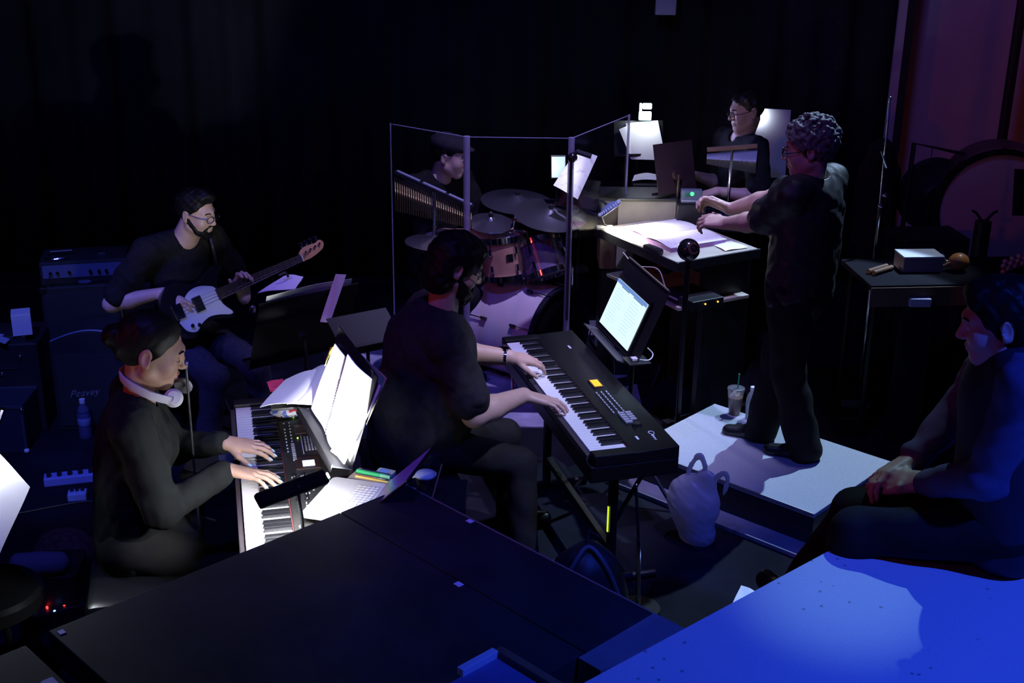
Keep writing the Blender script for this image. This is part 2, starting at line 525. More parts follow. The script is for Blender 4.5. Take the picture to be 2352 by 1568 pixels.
def drape(name, p0, p1, h, seed, amp=.06, wl=.26, thick=.006):
    p0, p1 = V(*p0), V(*p1); L = np.linalg.norm(p1 - p0); w = (p1 - p0) / L; n = V(-w[1], w[0], 0)
    rg = np.random.default_rng(seed); ph = rg.uniform(0, 6.28, 4)
    N = int(L / .035); vs = []; fs = []
    zs = (0.01, h * .3, h * .6, h)
    for i in range(N + 1):
        s = L * i / N
        a = math.sin(s / wl * 6.28 + 1.2 * math.sin(s * 1.7 + ph[0])) * .6 + math.sin(s / wl * 3.1 + ph[1]) * .4
        for j, zz in enumerate(zs):
            g = amp * a * (1.1 - .35 * j / 3); q = p0 + w * s + n * g; vs.append((q[0], q[1], zz))
    m = len(zs)
    for i in range(N):
        for j in range(m - 1):
            fs.append((i * m + j, (i + 1) * m + j, (i + 1) * m + j + 1, i * m + j + 1))
    o = MB().add(vs, fs).build(name, DRAPE, smooth=True)
    o.modifiers.clear(); sl = o.modifiers.new('thick', 'SOLIDIFY'); sl.thickness = thick
    return structure(o)


drape('wall_back', (-5.0, 8.85, 0), (2.56, 8.85, 0), 4.6, 3)
drape('wall_left', (-4.6, -.6, 0), (-4.6, 8.8, 0), 4.6, 5)
structure(MB().box((4.3, 9.26, 2.3), (4.2, .12, 4.6)).build('wall_right', WALLM))
structure(MB().box((2.60, 8.92, 2.3), (.07, .05, 4.6)).build('trim_1', WALLM))
structure(MB().box((2.665, 9.05, 2.3), (.06, .28, 4.6)).build('gap_filler', mat('gap_shade_black', (.012, .012, .014), .8)))  # dark post added where the gap beside the wall lies in shade

# deck platform of two panels on legs (keyboard end tucks under it)
DX, DY = unit((.703, -.711, 0)), unit((-.707, -.708, 0)); DO = V(-.3292, 3.696, 0)
yawd = math.atan2(DX[1], DX[0])
dk = thing('deck_platform', 'black painted deck platform in front of the keyboards with white tape marks', 'platform', (DO[0], DO[1], 0), yawd)
# local: x along DX, y = -DY side
W_ = 1.215
MB().box((.51, -.135, .912), (1.02, .266, .085)).build('deck_panel', DECK, dk, bevel=.003)
MB().box((.51, -.742, .912), (1.02, .940, .085)).build('deck_panel', DECK, dk, bevel=.003)
MB().box((.51, -.005, .952), (1.02, .006, .008)).build('edge_strip', mat('worn_wood_edge', (.20, .16, .13), .7), dk)
for x in (.06, .96):
    for y in (-.06, -1.15):
        MB().cyl((x, y, 0), (x, y, .87), .024, seg=12).build('leg', STEEL, dk)
for x, y, s in ((.315, -.018, .022), (.56, -.286, .024), (.985, -.30, .0), (.03, -1.19, .02)):
    if s:
        MB().box((x, y, .9555), (s, s * .8, .001)).build('tape_mark', TAPE, dk)
dk2 = thing('deck_platform', 'small grey deck filler between the black platform and the stage', 'platform', (DO[0], DO[1], 0), yawd)
MB().prism([(1.025, -.0), (1.19, -.0), (1.10, -.30), (1.025, -.30)], .87, .954).build('deck_panel', DECKL, dk2)
MB().cyl((1.08, -.1, 0), (1.08, -.1, .87), .03, seg=10).build('leg', STEEL, dk2)
dk3 = thing('deck_platform', 'black deck platform at the lower left corner with one tape mark', 'platform', (-1.215, 2.80, 0), yawd)
MB().box((.6, -.62, .90), (1.2, 1.2, .10)).build('deck_panel', DECK, dk3, bevel=.003)
MB().box((.20, -.05, .9515), (.045, .03, .002)).build('tape_mark', TAPE, dk3)
for x in (.06, 1.1):
    for y in (-.1, -1.15):
        MB().cyl((x, y, 0), (x, y, .85), .024, seg=10).build('leg', STEEL, dk3)

# main stage
SX = unit((.7505, .661, 0)); SYn = unit((.661, -.7505, 0)); SO = V(.185, 2.634, 0)
yaws = math.atan2(SX[1], SX[0])
stg = MB().box((.25, -1.65, .4825), (4.3, 3.3, .965)).build('floor_stage', STAGEM)
stg.location = (SO[0], SO[1], 0); stg.rotation_euler = (0, 0, yaws)
structure(stg)

# podium
PX = unit((.743, -.669, 0)); yawp = math.atan2(PX[1], PX[0])
pod = thing('podium', 'low conductor podium topped with grey carpet', 'podium', (1.2, 5.6, 0), yawp)
MB().box((0, 0, .067), (1.0, .72, .134)).build('base', BLK, pod, bevel=.004)
MB().box((0, 0, .144), (1.004, .724, .022)).build('carpet', CARPET, pod, bevel=.003)
MB().box((0, -.361, .150), (1.0, .006, .012)).build('edge_strip', mat('aluminium_nosing', (.55, .55, .58), .4, metal=.8), pod)
ply = MB().box((0, 0, .01), (1.12, .92, .02)).build('plywood_sheet', mat('grey_painted_ply', (.20, .20, .24), .7, var=.15, scale=8), bevel=.002)
tag(ply, 'flat grey painted board lying under the podium', 'board'); ply.location = (1.19, 5.585, -.0)
ply.rotation_euler = (0, 0, yawp)
pod.location.z = .02
# ------------------------------------------------------------------ people
SKIN = mat('skin_light', (.56, .36, .28), .5, var=.06, scale=30)
SKIN2 = mat('skin_tan', (.50, .31, .22), .5, var=.06, scale=30)
BLACKCLOTH = mat('black_cotton', (.0125, .0115, .0115), .9, var=.25, scale=40, spec=.2)
CHARCLOTH = mat('charcoal_cotton', (.030, .027, .032), .9, var=.2, scale=40, spec=.2)
NAVYCLOTH = mat('dark_grey_knit', (.011, .0125, .0125), .9, var=.2, scale=50, spec=.15)
SATIN = mat('black_shirt_satin', (.018, .017, .020), .55, var=.2, scale=30, spec=.4)
LAVSHIRT = mat('lilac_dress_shirt', (.09, .08, .15), .8, var=.1, scale=30, spec=.2)
PANTS = mat('black_trousers', (.011, .0105, .011), .85, var=.2, scale=30, spec=.2)
DENIM = mat('dark_denim', (.035, .036, .055), .85, var=.25, scale=60, spec=.2)
SHOE = mat('black_shoe_leather', (.010, .010, .011), .35, spec=.5)
HAIRK = mat('near_black_hair', (.008, .007, .0065), .5, var=.3, scale=60, spec=.15)
HAIRB = mat('dark_brown_hair', (.022, .016, .012), .45, var=.3, scale=60, spec=.35)
HAIRC = mat('lightened_curly_hair', (.11, .10, .11), .6, var=.6, scale=90, spec=.3)  # base colour raised for highlights on dark curls
LIPM = mat('lips_rose', (.40, .16, .15), .45)
NAILM = mat('pale_blue_nail_polish', (.45, .72, .85), .2)
EYEM = mat('eye_white', (.6, .6, .6), .2)
WIREM = mat('dark_wire_frame', (.03, .03, .035), .25, metal=.6)
CLEAR = clear_mat('clear_lens', (.95, .95, .97), fres=1.5)


def ik(a, b, l1, l2, hint):
    a, b = V(*a), V(*b); d = b - a; L = np.linalg.norm(d); w = d / L
    L = min(L, (l1 + l2) * .999)
    x = (l1 * l1 - l2 * l2 + L * L) / (2 * L); y = math.sqrt(max(l1 * l1 - x * x, 0))
    hn = V(*hint) - w * (V(*hint) @ w); hn = unit(hn)
    return a + w * x + hn * y, a + w * L


def hand(sd, w, d, back, side, curl=(.35, .45, .35), spread=.10, sc=1., thumb_in=.0, lift=0.):
    """five-fingered hand; w wrist, d towards the knuckles, back = normal of the back of the hand, side +1 right / -1 left"""
    w = V(*w); d = unit(d); back = V(*back); back = unit(back - d * (back @ d)); lat = np.cross(d, back); th = -lat * side
    tips = []
    off = (.031, .0105, -.0105, -.030); fl = (.94, 1.05, .98, .78); pl = (.090, .093, .088, .080)
    for i in range(4):
        base = w + (d * pl[i] + th * off[i] * 1.0) * sc - back * .003 * abs(i - 1.2)
        sd.cone(w + th * off[i] * .55 * sc, base, .0185 * sc, .0125 * sc, k=.012)
        p = base; ang = lift
        dd = unit(d + th * spread * (1.5 - i) * .75)
        for j, L in enumerate((.044, .028, .022)):
            ang += curl[j] * (1 + .10 * i)
            v = dd * math.cos(ang) - back * math.sin(ang)
            q = p + v * L * fl[i] * sc
            r = (.0102, .0090, .0080)[j] * sc * (.88 if i == 3 else 1)
            sd.cone(p, q, r, r * .90, k=.005); p = q
        tips.append((p, v, dd * math.sin(ang) + back * math.cos(ang)))
    b = w + (d * .022 + th * .024) * sc - back * .008
    v = unit(d * (.72 + thumb_in) + th * (.72 - thumb_in) - back * .30)
    p = b
    for j, (L, r) in enumerate(((.044, .0150), (.034, .0112), (.026, .0098))):
        q = p + v * L * sc; sd.cone(p, q, r * sc, r * sc * .85, k=.008 if j == 0 else .005); p = q
        v = unit(v + d * .28 - back * .06)
    tips.append((p, v, unit(th * .5 + back * .8)))
    return tips


def person(name, label, pel, f, lean, H, head, headf, hands, feet, elb=None, knee=None, bulk=1., belly=0., skin=None, top=None,
           sleeve='short', bottoms=None, hair=('plain',), hairm=None, vox=.0045, glasses=False, beard=0, shoes=True, feminine=False, seed=1,
           vneck=0., collar=None, nails=None, loose=0., lips=False, legw=1., hsc=1.):
    skin = skin or SKIN; top = top or BLACKCLOTH; bottoms = bottoms or PANTS; hairm = hairm or HAIRK
    pel, head = V(*pel), V(*head); f = unit(f); z = V(0, 0, 1); r = np.cross(f, z)
    u = unit(z * math.cos(lean) + f * math.sin(lean)); bf = np.cross(u, r)
    if bf @ f < 0:
        bf = -bf
    base = V(pel[0], pel[1], min([V(*p)[2] for p in (feet["L"], feet["R"])] + [pel[2]]))
    root = thing(name, label, 'person', base)
    neck = pel + u * .300 * H; neck = neck + .25 * (V(head[0], head[1], neck[2]) - neck)
    shl = {'R': pel + u * .278 * H + r * (.098 if feminine else .108) * H, 'L': pel + u * .278 * H - r * (.098 if feminine else .108) * H}
    hip = {'R': pel + r * .052 * H, 'L': pel - r * .052 * H}
    hf = unit(headf); hr = unit(np.cross(hf, z)); hu = np.cross(hr, hf); hs = .55 + .45 * H / 1.75
    hs *= hsc
    P = lambda x, y, q: head + hs * (hr * x + hf * y + hu * q)
    HA = [hr, hf, hu]
    sd = SDF()
    # torso and legs under the clothes
    sd.cone(pel, pel + u * .19 * H, .105 * bulk, .115 * bulk, k=.03, flat=(bf, .75))
    sd.cone(shl['L'], shl['R'], .045, .045, k=.04)
    sd.cone(neck - u * .02, shl['L'], .045, .04, k=.03).cone(neck - u * .02, shl['R'], .045, .04, k=.03)
    J = {}
    for s, sg in (('R', 1), ('L', -1)):
        hd = hands[s]; e, w = ik(shl[s], hd['w'], .178 * H, .150 * H, (elb or {}).get(s, (0, 0, -1)))
        J['el' + s] = e; J['wr' + s] = w
        ar = (.92 if feminine else 1) * (.2 + .8 * bulk)
        sd.cone(shl[s], e, .048 * ar, .040 * ar, k=.02)
        m = e + (w - e) * .35
        sd.cone(e, m, .039 * ar, .041 * ar, k=.02).cone(m, w, .040 * ar, .026 * ar, k=.015)
        J['tips' + s] = hand(sd, w + unit(V(*hd['d'])) * .012, hd['d'], hd['back'], sg, hd.get('curl', (.35, .45, .35)), hd.get('spread', .1),
                             sc=(.92 if feminine else 1.02), thumb_in=hd.get('thumb', 0), lift=hd.get('lift', 0))
        ft = V(*feet[s]); k_, a_ = ik(hip[s], ft + V(0, 0, .08), .245 * H, .235 * H, (knee or {}).get(s, f + V(0, 0, .2)))
        J['kn' + s] = k_; J['an' + s] = a_
        sd.cone(hip[s], k_, .075, .052, k=.03).cone(k_, a_, .050, .034, k=.03)
    # neck and head
    sd.cone(P(0, -.022, -.055), neck - u * .01, .054 * (.86 if feminine else 1) * (.8 + .2 * bulk), .060 * (.86 if feminine else 1) * (.8 + .2 * bulk), k=.02)
    sd.ell(P(0, -.012, .035), V(.076, .098, .086) * hs, HA, k=.02)
    sd.ell(P(0, .030, -.030), V(.061 + .008 * (bulk - 1), .066, .088) * hs, HA, k=.03)
    sd.ell(P(0, .070, -.096), V(.022, .020, .019) * hs, HA, k=.03)
    for q in (-1, 1):
        sd.cone(P(q * .050, .004, -.058), P(q * .018, .066, -.098), .022 * hs, .016 * hs, k=.025)
        sd.ell(P(q * .038, .062, -.030), V(.026, .026, .030) * hs, HA, k=.025)
        sd.cone(P(0, .087, .024), P(q * .040, .074, .024), .012 * hs, .010 * hs, k=.018)
    for q in (-1, 1):
        sd.ell(P(q * .032, .104, -.002), V(.020, .017, .013) * hs, HA, k=.014, neg=True)
        sd.ell(P(q * .032, .077, -.001), V(.0140, .0145, .0115) * hs, HA, k=.004)
    sd.cone(P(0, .090, .012), P(0, .113, -.030), .0085 * hs, .0120 * hs, k=.012)
    for q in (-1, 1):
        sd.ell(P(q * .011, .104, -.034), V(.0085, .0095, .0075) * hs, HA, k=.006)
    sd.ell(P(0, .092, -.0585), V(.023, .0115, .0070) * hs, HA, k=.007)
    sd.ell(P(0, .089, -.0715), V(.021, .0115, .0080) * hs, HA, k=.007)
    for q in (-1, 1):
        ea = [unit(hr * .85 - hf * .45 * q * q + 0 * hu) if q > 0 else unit(hr * .85 + hf * .45), None, hu]
        ea[1] = np.cross(ea[2], ea[0])
        sd.ell(P(q * .079, -.014, -.004), V(.009, .021, .034) * hs, ea, k=.008)
        sd.ell(P(q * .087, -.010, -.002), V(.006, .011, .020) * hs, ea, k=.006, neg=True)
        sd.ell(P(q * .079, -.004, -.030), V(.006, .009, .010) * hs, HA, k=.006)
    body = sdf_part(sd, 'body', vox, skin, root, base, label='bare skin of face, neck, arms and hands')
    # shirt
    st = SDF(); fl = (bf, .74 if not belly else .86)
    st.cone(pel + u * .0, pel + u * .205 * H, .150 * bulk + loose, .158 * bulk + loose * .5, k=.04, flat=fl)
    if feminine:
        st.ell(pel + u * .20 * H + bf * .075, V(.13, .075, .09), [r, bf, u], k=.06)
    if belly:
        st.ell(pel + u * .095 * H + bf * .07, V(.165 * bulk, .13 + belly, .17), [r, bf, u], k=.08)
        st.ell(pel + u * .235 * H - bf * .03, V(.17 * bulk, .12, .13), [r, bf, u], k=.07)
    st.cone(shl['L'], shl['R'], .066 * (.6 + .4 * bulk), .066 * (.6 + .4 * bulk), k=.05)
    for s in 'LR':
        st.cone(neck - u * .012 - bf * .01, shl[s], .052, .052, k=.04)
        e, w = J['el' + s], J['wr' + s]
        k2 = .5 + .5 * bulk
        if sleeve == 'short':
            st.cone(shl[s], shl[s] + (e - shl[s]) * .78, .066 * k2, .066 * k2 + .006 + loose * .3, k=.03)
        else:
            st.cone(shl[s], e, .063 * k2 + loose * .4, .054 * k2 + loose * .4, k=.03).cone(e, e + (w - e) * (.93 if sleeve == 'long' else .25), .054 * k2 + loose * .4, .040 * k2 + loose * .2, k=.02)
    st.noise(.0042, 42, seed, 6).noise(.002, 95, seed + 9, 4)
    st.cone(neck - u * .004 + bf * .012, P(0, -.01, -.08), .061 * (.88 if feminine else 1) * (.8 + .2 * bulk), .085, k=.006, neg=True)
    if vneck:
        st.cone(neck + bf * .10 + u * .02, neck + bf * (.15) - u * vneck, .045, .006, k=.006, neg=True)
    sh = sdf_part(st, 'shirt' if sleeve != 'long' or not feminine else 'sweater', max(vox * 1.5, .0075), top, root, base)
    if collar:
        cb = MB(); rg = .066 * (.8 + .2 * bulk)
        nd = unit(P(0, -.02, -.06) - neck)
        cx = unit(np.cross(nd, f)); cy = np.cross(nd, cx)

        def cfn(a, b):
            g = a * 2 * math.pi * .90 + math.pi * (1.5 + .10)
            rr = rg + .006 + .016 * b
            return neck - base + nd * (.035 - .045 * b + .0 * a) + (cx * math.cos(g) + cy * math.sin(g)) * rr
        cb.sheet(cfn, 26, 3, .004).build('collar', collar, root, smooth=True)
    # trousers
    pt = SDF()
    pt.ell(pel - u * .01, V(.160 * (.6 + .4 * bulk), .125 * bulk, .115), [r, bf, u], k=.05)
    for s in 'LR':
        k_, a_ = J['kn' + s], J['an' + s]
        pt.cone(hip[s], k_, .088 * (.6 + .4 * bulk) * legw, .067 * legw, k=.04).cone(k_, a_ - V(0, 0, .01), .066 * legw, .056 * legw * legw, k=.03)
    pt.noise(.0045, 34, seed + 3, 6)
    sdf_part(pt, 'trousers', .010, bottoms, root, base)
    if shoes:
        for s in 'LR':
            a_ = J['an' + s]; fd = unit(V(*(feet.get('d' + s, f)))); ft = V(a_[0], a_[1], a_[2] - .08)
            so = SDF(); so.cone(ft + V(0, 0, .045) - fd * .03, ft + V(0, 0, .03) + fd * .16, .043, .036, k=.02)
            so.cone(ft + V(0, 0, .085) - fd * .01, ft + V(0, 0, .05) + fd * .05, .044, .04, k=.03)
            so.plane(ft + V(0, 0, .002), (0, 0, -1))
            sdf_part(so, 'shoe', .007, SHOE, root, base)
    # hair
    hsd = SDF(); t = hair[1] if len(hair) > 1 else .010
    kind = hair[0]
    hsd.ell(P(0, -.014, .036), V(.076 + t, .098 + t, .087 + t) * hs, HA, k=.01)
    if kind == 'bun':
        hsd.ell(P(0, -.060, .000), V(.060, .055, .060) * hs, HA, k=.03)
        hsd.ell(P(0, -.120, .020), V(.040, .036, .038) * hs, HA, k=.012)
    if kind == 'shaggy':
        hsd.ell(P(0, -.045, -.02), V(.084, .075, .085) * hs, HA, k=.04)
        hsd.ell(P(0, .045, .085), V(.070, .050, .035) * hs, HA, k=.03)
        if t > .012:
            hsd.ell(P(0, -.060, -.075), V(.088, .062, .065) * hs, HA, k=.04)
    if kind == 'quiff':
        hsd.ell(P(0, .045, .108), V(.055, .055, .030) * hs, HA, k=.03)
    if kind == 'curly':
        rg = np.random.default_rng(5)
        for q in range(900):
            v = rg.normal(size=3); v /= np.linalg.norm(v)
            if v[2] < -.75:
                continue
            p = V(v[0] * .092, -.020 + v[1] * .114, .042 + v[2] * .108) * rg.uniform(.95, 1.07)
            hsd.ell(P(*p), rg.uniform(.006, .0135) * hs, k=.007)
    # hair line: above a plane from the fringe to the nape
    nd = hair[2] if len(hair) > 2 else (.72, -.69, .010)
    hsd.plane(P(0, nd[0] * nd[2], nd[1] * nd[2]), hf * nd[0] + hu * nd[1])
    hsd.plane(P(0, 0, -.085 if kind != 'shaggy' or t < .012 else -.125), -hu)
    if kind == 'bun':
        hsd.noise(.0012, 160, 2, 4)
    else:
        hsd.noise(.003 if kind != 'curly' else .002, 120, seed, 6)
    for q in (-1, 1):
        hsd.ell(P(q * .085, -.010, -.008), V(.020, .026, .034) * hs, HA, k=.006, neg=True)
    sdf_part(hsd, 'hair', .0042 if kind != 'curly' else .0032, hairm, root, base)
    if beard:
        bd = SDF()
        for q in (-1, 1):
            bd.cone(P(q * .064, .004, -.030), P(q * .040, .050, -.082), .014 * hs, (.018 + .012 * beard) * hs, k=.02)
            bd.cone(P(q * .012, .100, -.048), P(q * .030, .084, -.066), .006, .008, k=.008)
        bd.ell(P(0, .068, -.098), V(.040, .030 + .010 * beard, .026 + .018 * beard) * hs, HA, k=.02)
        bd.ell(P(0, .100, -.066), V(.024, .016, .013) * hs, HA, k=.006, neg=True)
        bd.noise(.0018, 180, seed, 6)
        sdf_part(bd, 'beard', .004, hairm, root, base)
    # brows, lips, lens
    for q in (-1, 1):
        pts = [P(q * .014, .0995, .0205) - base, P(q * .030, .0965, .0265) - base, P(q * .046, .084, .0215) - base]
        MB().tube(curve_pts(pts, 8), [.0022] + [.0034] * 8 + [.0014] * 4 if False else .0030, 6).build('eyebrow', hairm, root, smooth=True)
        if not feminine:
            MB().ball(P(q * .032, .0812, -.001) - base, .0118 * hs).build('eye', EYEM, root, smooth=True)
        else:
            MB().tube(curve_pts([P(q * .020, .0885, -.006) - base, P(q * .032, .0935, -.0085) - base, P(q * .045, .083, -.006) - base], 8), .0013, 5).build('eyelashes', hairm, root)
    if lips:
        for zz, ry in ((-.0585, .0075), (-.0715, .0085)):
            MB().ball(P(0, .0935 if zz > -.06 else .0905, zz) - base, V(.0215, .0120, ry) * hs, ax=HA).build('lip', LIPM, root, smooth=True)
    if nails:
        for s in 'LR':
            for p, v, n in J['tips' + s]:
                q = p - base + n * .0058 - v * .001
                MB().ball(q, (.0052, .0095, .0022), 10, 6, ax=[np.cross(v, n), v, n]).build('fingernail', nails, root, smooth=True)
    if glasses:
        g = thing('dummy', 'x', 'x'); bpy.data.objects.remove(g)
        fr = MB()
        for q in (-1, 1):
            c = P(q * .033, .112, -.004) - base
            pts = [c + hs * (hr * .0225 * math.cos(a) + hu * .0175 * math.sin(a) - hf * .006 * math.cos(a) * q) for a in np.linspace(0, 2 * math.pi, 25)]
            fr.tube(pts, .0016, 6)
            fr.tube([P(q * .055, .106, .002) - base, P(q * .078, .070, .004) - base, P(q * .082, -.010, .010) - base], .0017, 6)
        fr.tube([P(-.011, .114, 0) - base, P(0, .117, .003) - base, P(.011, .114, 0) - base], .0016, 6)
        g = fr.build('glasses', WIREM, root, smooth=True)
        for q in (-1, 1):
            c = P(q * .033, .112, -.004) - base
            MB().lathe([(.0001, 0), (.0215, 0)], 18, c, [unit(hr - hf * .25 * q), hu, hf]).build('lens', CLEAR, g)
    return root, J, P, base


n1 = V(.973, .2305, 0); n2 = V(.962, .274, 0)
DN = V(0, 0, 1)
woman, JW, PW, BW = person(
    'person', 'woman in black sweater with white headphones around her neck playing keyboard', (-1.315, 3.935, .635), n1, .10, 1.66,
    (-1.197, 3.968, 1.303), n1 * math.cos(.30) - V(0, 0, math.sin(.30)),
    {'R': dict(w=(-.955, 3.888, .905), d=(.98, .0, -.13), back=(.1, .15, 1), curl=(.06, .30, .24), spread=.30),
     'L': dict(w=(-1.010, 4.100, .905), d=(.98, .06, -.11), back=(.1, -.15, 1), curl=(.06, .32, .26), spread=.18)},
    {'R': (-.92, 3.95, .0), 'L': (-.95, 4.16, .0)}, elb={'R': (-.35, -.45, -.8), 'L': (-.3, .5, -.8)},
    skin=SKIN2, top=NAVYCLOTH, sleeve='long', hair=('bun', .007, (.80, -.60, .018)), feminine=True, vox=.004, nails=NAILM, loose=.016, lips=True, seed=4, hsc=1.07)
man2, JM, PM, BM = person(
    'person', 'heavyset bearded man in dark t-shirt playing the stage piano', (-.405, 4.86, .585), n2, .20, 1.78,
    (-.225, 4.912, 1.315), n2 * math.cos(.42) - V(0, 0, math.sin(.42)),
    {'R': dict(w=(.050, 4.842, .785), d=(.96, .06, -.20), back=(.2, .1, 1), curl=(.10, .34, .30), spread=.22),
     'L': dict(w=(-.010, 5.205, .81), d=(.85, .42, -.22), back=(.2, -.2, 1), curl=(.22, .40, .30), spread=.10)},
    {'R': (.07, 4.72, 0), 'L': (.0, 5.15, 0)}, elb={'R': (-.2, -.6, -.8), 'L': (-.2, .6, -.8)}, bulk=1.36, belly=.035, top=CHARCLOTH,
    hair=('shaggy', .020, (.86, -.51, .034)), beard=1.5, glasses=True, loose=.012, seed=8)
bass, JB, PB, BB = person(
    'person', 'seated man in black polo with glasses and short beard playing bass guitar', (-1.665, 6.10, .56), (.74, -.67, 0), .06, 1.74,
    (-1.540, 6.040, 1.215), unit(V(.93, -.36, -.16)),
    {'R': dict(w=(-1.695, 5.865, .862), d=(.84, -.25, -.47), back=(-.05, -.75, .65), curl=(.35, .5, .4), spread=.12),
     'L': dict(w=(-1.350, 6.125, .745), d=(-.15, .20, .97), back=(-.62, .66, .25), curl=(.75, .95, .6), spread=.10)},
    {'R': (-1.50, 5.72, 0), 'L': (-1.22, 5.98, 0)}, elb={'R': (-.5, .3, .6), 'L': (.3, .3, -.8)}, top=BLACKCLOTH, bottoms=DENIM,
    hair=('quiff', .009, (.70, -.71, .004)), beard=.35, glasses=True, vneck=.085, vox=.0055, hairm=HAIRK, seed=12, hsc=.93)
cond, JC, PC, BC = person(
    'person', 'standing conductor with curly hair and glasses in a black rolled-sleeve shirt', (1.330, 5.665, 1.015), (-.78, .62, 0), -.03, 1.66,
    (1.305, 5.640, 1.650), unit(V(-.95, .24, -.16)),
    {'L': dict(w=(1.015, 5.935, 1.225), d=(-.80, .52, .02), back=(-.15, -.45, .85), curl=(.45, .55, .45), spread=.10),
     'R': dict(w=(1.000, 6.135, 1.222), d=(-.85, .18, .36), back=(.1, .55, .80), curl=(.45, .75, .5), spread=.08)},
    {'L': (1.40, 5.56, .155), 'R': (1.235, 5.775, .155), 'dL': (-.92, .38, 0), 'dR': (-.92, .38, 0)},
    elb={'R': (.5, .3, -.9), 'L': (.3, -.5, -.9)}, knee={'R': (-.8, .5, 0), 'L': (-.8, .5, 0)},
    top=SATIN, sleeve='short', hair=('curly', .020, (.78, -.62, .024)), hairm=HAIRC, glasses=True, bulk=1.20, collar=SATIN, loose=.020, legw=1.22, seed=21)
rman, JR, PR, BR = person(
    'person', 'man in lilac shirt and dark vest sitting on the blue stage edge', (1.415, 3.265, 1.10), (-.97, .22, 0), .07, 1.70,
    (1.320, 3.262, 1.690), unit(V(-.94, .32, -.20)),
    {'L': dict(w=(1.195, 3.345, 1.165), d=(-.86, .45, -.22), back=(-.1, -.5, .85), curl=(.35, .5, .4), spread=.05),
     'R': dict(w=(1.195, 3.470, 1.175), d=(-.85, -.35, -.22), back=(-.1, .4, .9), curl=(.35, .5, .4), spread=.05)},
    {'L': (.945, 3.42, .56), 'R': (.92, 3.60, .56), 'dL': (-.35, .9, 0), 'dR': (-.35, .9, 0)}, elb={'L': (.3, -.75, -.5), 'R': (.3, .75, -.5)},
    top=LAVSHIRT, sleeve='long', bottoms=PANTS, hair=('shaggy', .010, (.80, -.60, .026)), collar=LAVSHIRT, vox=.005, seed=31, loose=.008)
drummer, JD, PD, BD = person(
    'person', 'drummer in black wearing a dark flat cap behind the clear drum shield', (-.475, 7.33, .60), (.76, -.65, 0), .08, 1.74,
    (-.372, 7.250, 1.245), unit(V(.97, -.20, -.18)),
    {'R': dict(w=(-.22, 7.00, .86), d=(.8, -.3, -.2), back=(0, 0, 1), curl=(.6, .8, .6)),
     'L': dict(w=(-.10, 7.22, .86), d=(.8, -.5, -.2), back=(0, 0, 1), curl=(.6, .8, .6))},
    {'R': (-.30, 6.98, 0), 'L': (-.05, 7.30, 0)}, elb={'R': (-.4, -.4, -.8), 'L': (.2, .5, -.8)}, vneck=.06, vox=.0065, hair=('plain', .008, (.62, -.78, .0)), seed=41)
perc, JP, PP, BP = person(
    'person', 'percussionist with glasses standing behind the silver bar chimes', (1.345, 7.44, .86), (-.93, -.36, 0), .06, 1.60,
    (1.335, 7.400, 1.500), unit(V(-.95, -.25, -.16)),
    {'L': dict(w=(1.165, 7.18, 1.075), d=(-.85, -.2, -.15), back=(0, 0, 1), curl=(.5, .7, .5)),
     'R': dict(w=(1.07, 7.46, 1.10), d=(-.85, .0, -.15), back=(0, 0, 1), curl=(.5, .7, .5))},
    {'L': (1.30, 7.32, 0), 'R': (1.34, 7.54, 0)}, elb={'L': (.5, -.4, -.8), 'R': (.5, .4, -.8)}, vox=.0065, glasses=True, vneck=.05,
    hair=('plain', .010, (.72, -.69, .008)), hairm=HAIRB, seed=51)
# ------------------------------------------------------------------ keyboards
WK = mat('white_key_plastic', (.82, .82, .82), .25, spec=.5)
BK = mat('black_key_plastic', (.012, .012, .014), .22, spec=.6)
FELT = mat('dark_red_felt', (.12, .02, .02), .9)
GREENL = mat('green_sticker', (.06, .55, .20), .5, emit=(.05, .6, .2), estr=.25)
LEDR = mat('red_led', (.5, .02, .02), .4, emit=(1, .03, .03), estr=4)
LEDG = mat('green_led', (.2, .5, .05), .4, emit=(.5, 1, .1), estr=3)
LEDB = mat('blue_led', (.1, .2, .8), .4, emit=(.15, .4, 1), estr=5)
LEDY = mat('amber_led', (.5, .3, .05), .4, emit=(1, .55, .05), estr=3)
LCDW = mat('white_lcd', (.5, .55, .7), .3, emit=(.62, .72, 1), estr=1.3)
LCDY = mat('amber_lcd', (.6, .3, .02), .3, emit=(1, .36, .01), estr=1.35)
LCDD = mat('unlit_lcd', (.06, .035, .03), .25)
BTN = mat('grey_button', (.38, .40, .46), .4)
PRINT = mat('white_print', (.75, .78, .85), .6)
RAILM = mat('dark_key_rail', (.055, .045, .050), .5)

wk_me = MB().box((0, .0735, -.011), (.0222, .147, .022)).mesh('white_key'); wk_me.materials.append(WK)
bk = MB(); w_ = .0058
bk.add([(-w_, .053, -.01), (w_, .053, -.01), (w_, .148, -.01), (-w_, .148, -.01), (-w_ * .8, .060, .0115), (w_ * .8, .060, .0115), (w_ * .8, .148, .0125), (-w_ * .8, .148, .0125)],
       [(0, 3, 2, 1), (4, 5, 6, 7), (0, 1, 5, 4), (1, 2, 6, 5), (2, 3, 7, 6), (3, 0, 4, 7)])
bk_me = bk.mesh('black_key'); bk_me.materials.append(BK)


def squiggle(pts, r, name, m, parent, o, X, Y):
    o, X, Y = V(*o), V(*X), V(*Y)
    MB().tube(curve_pts([o + X * a + Y * b for a, b in pts], 40), r, 5).build(name, m, parent)


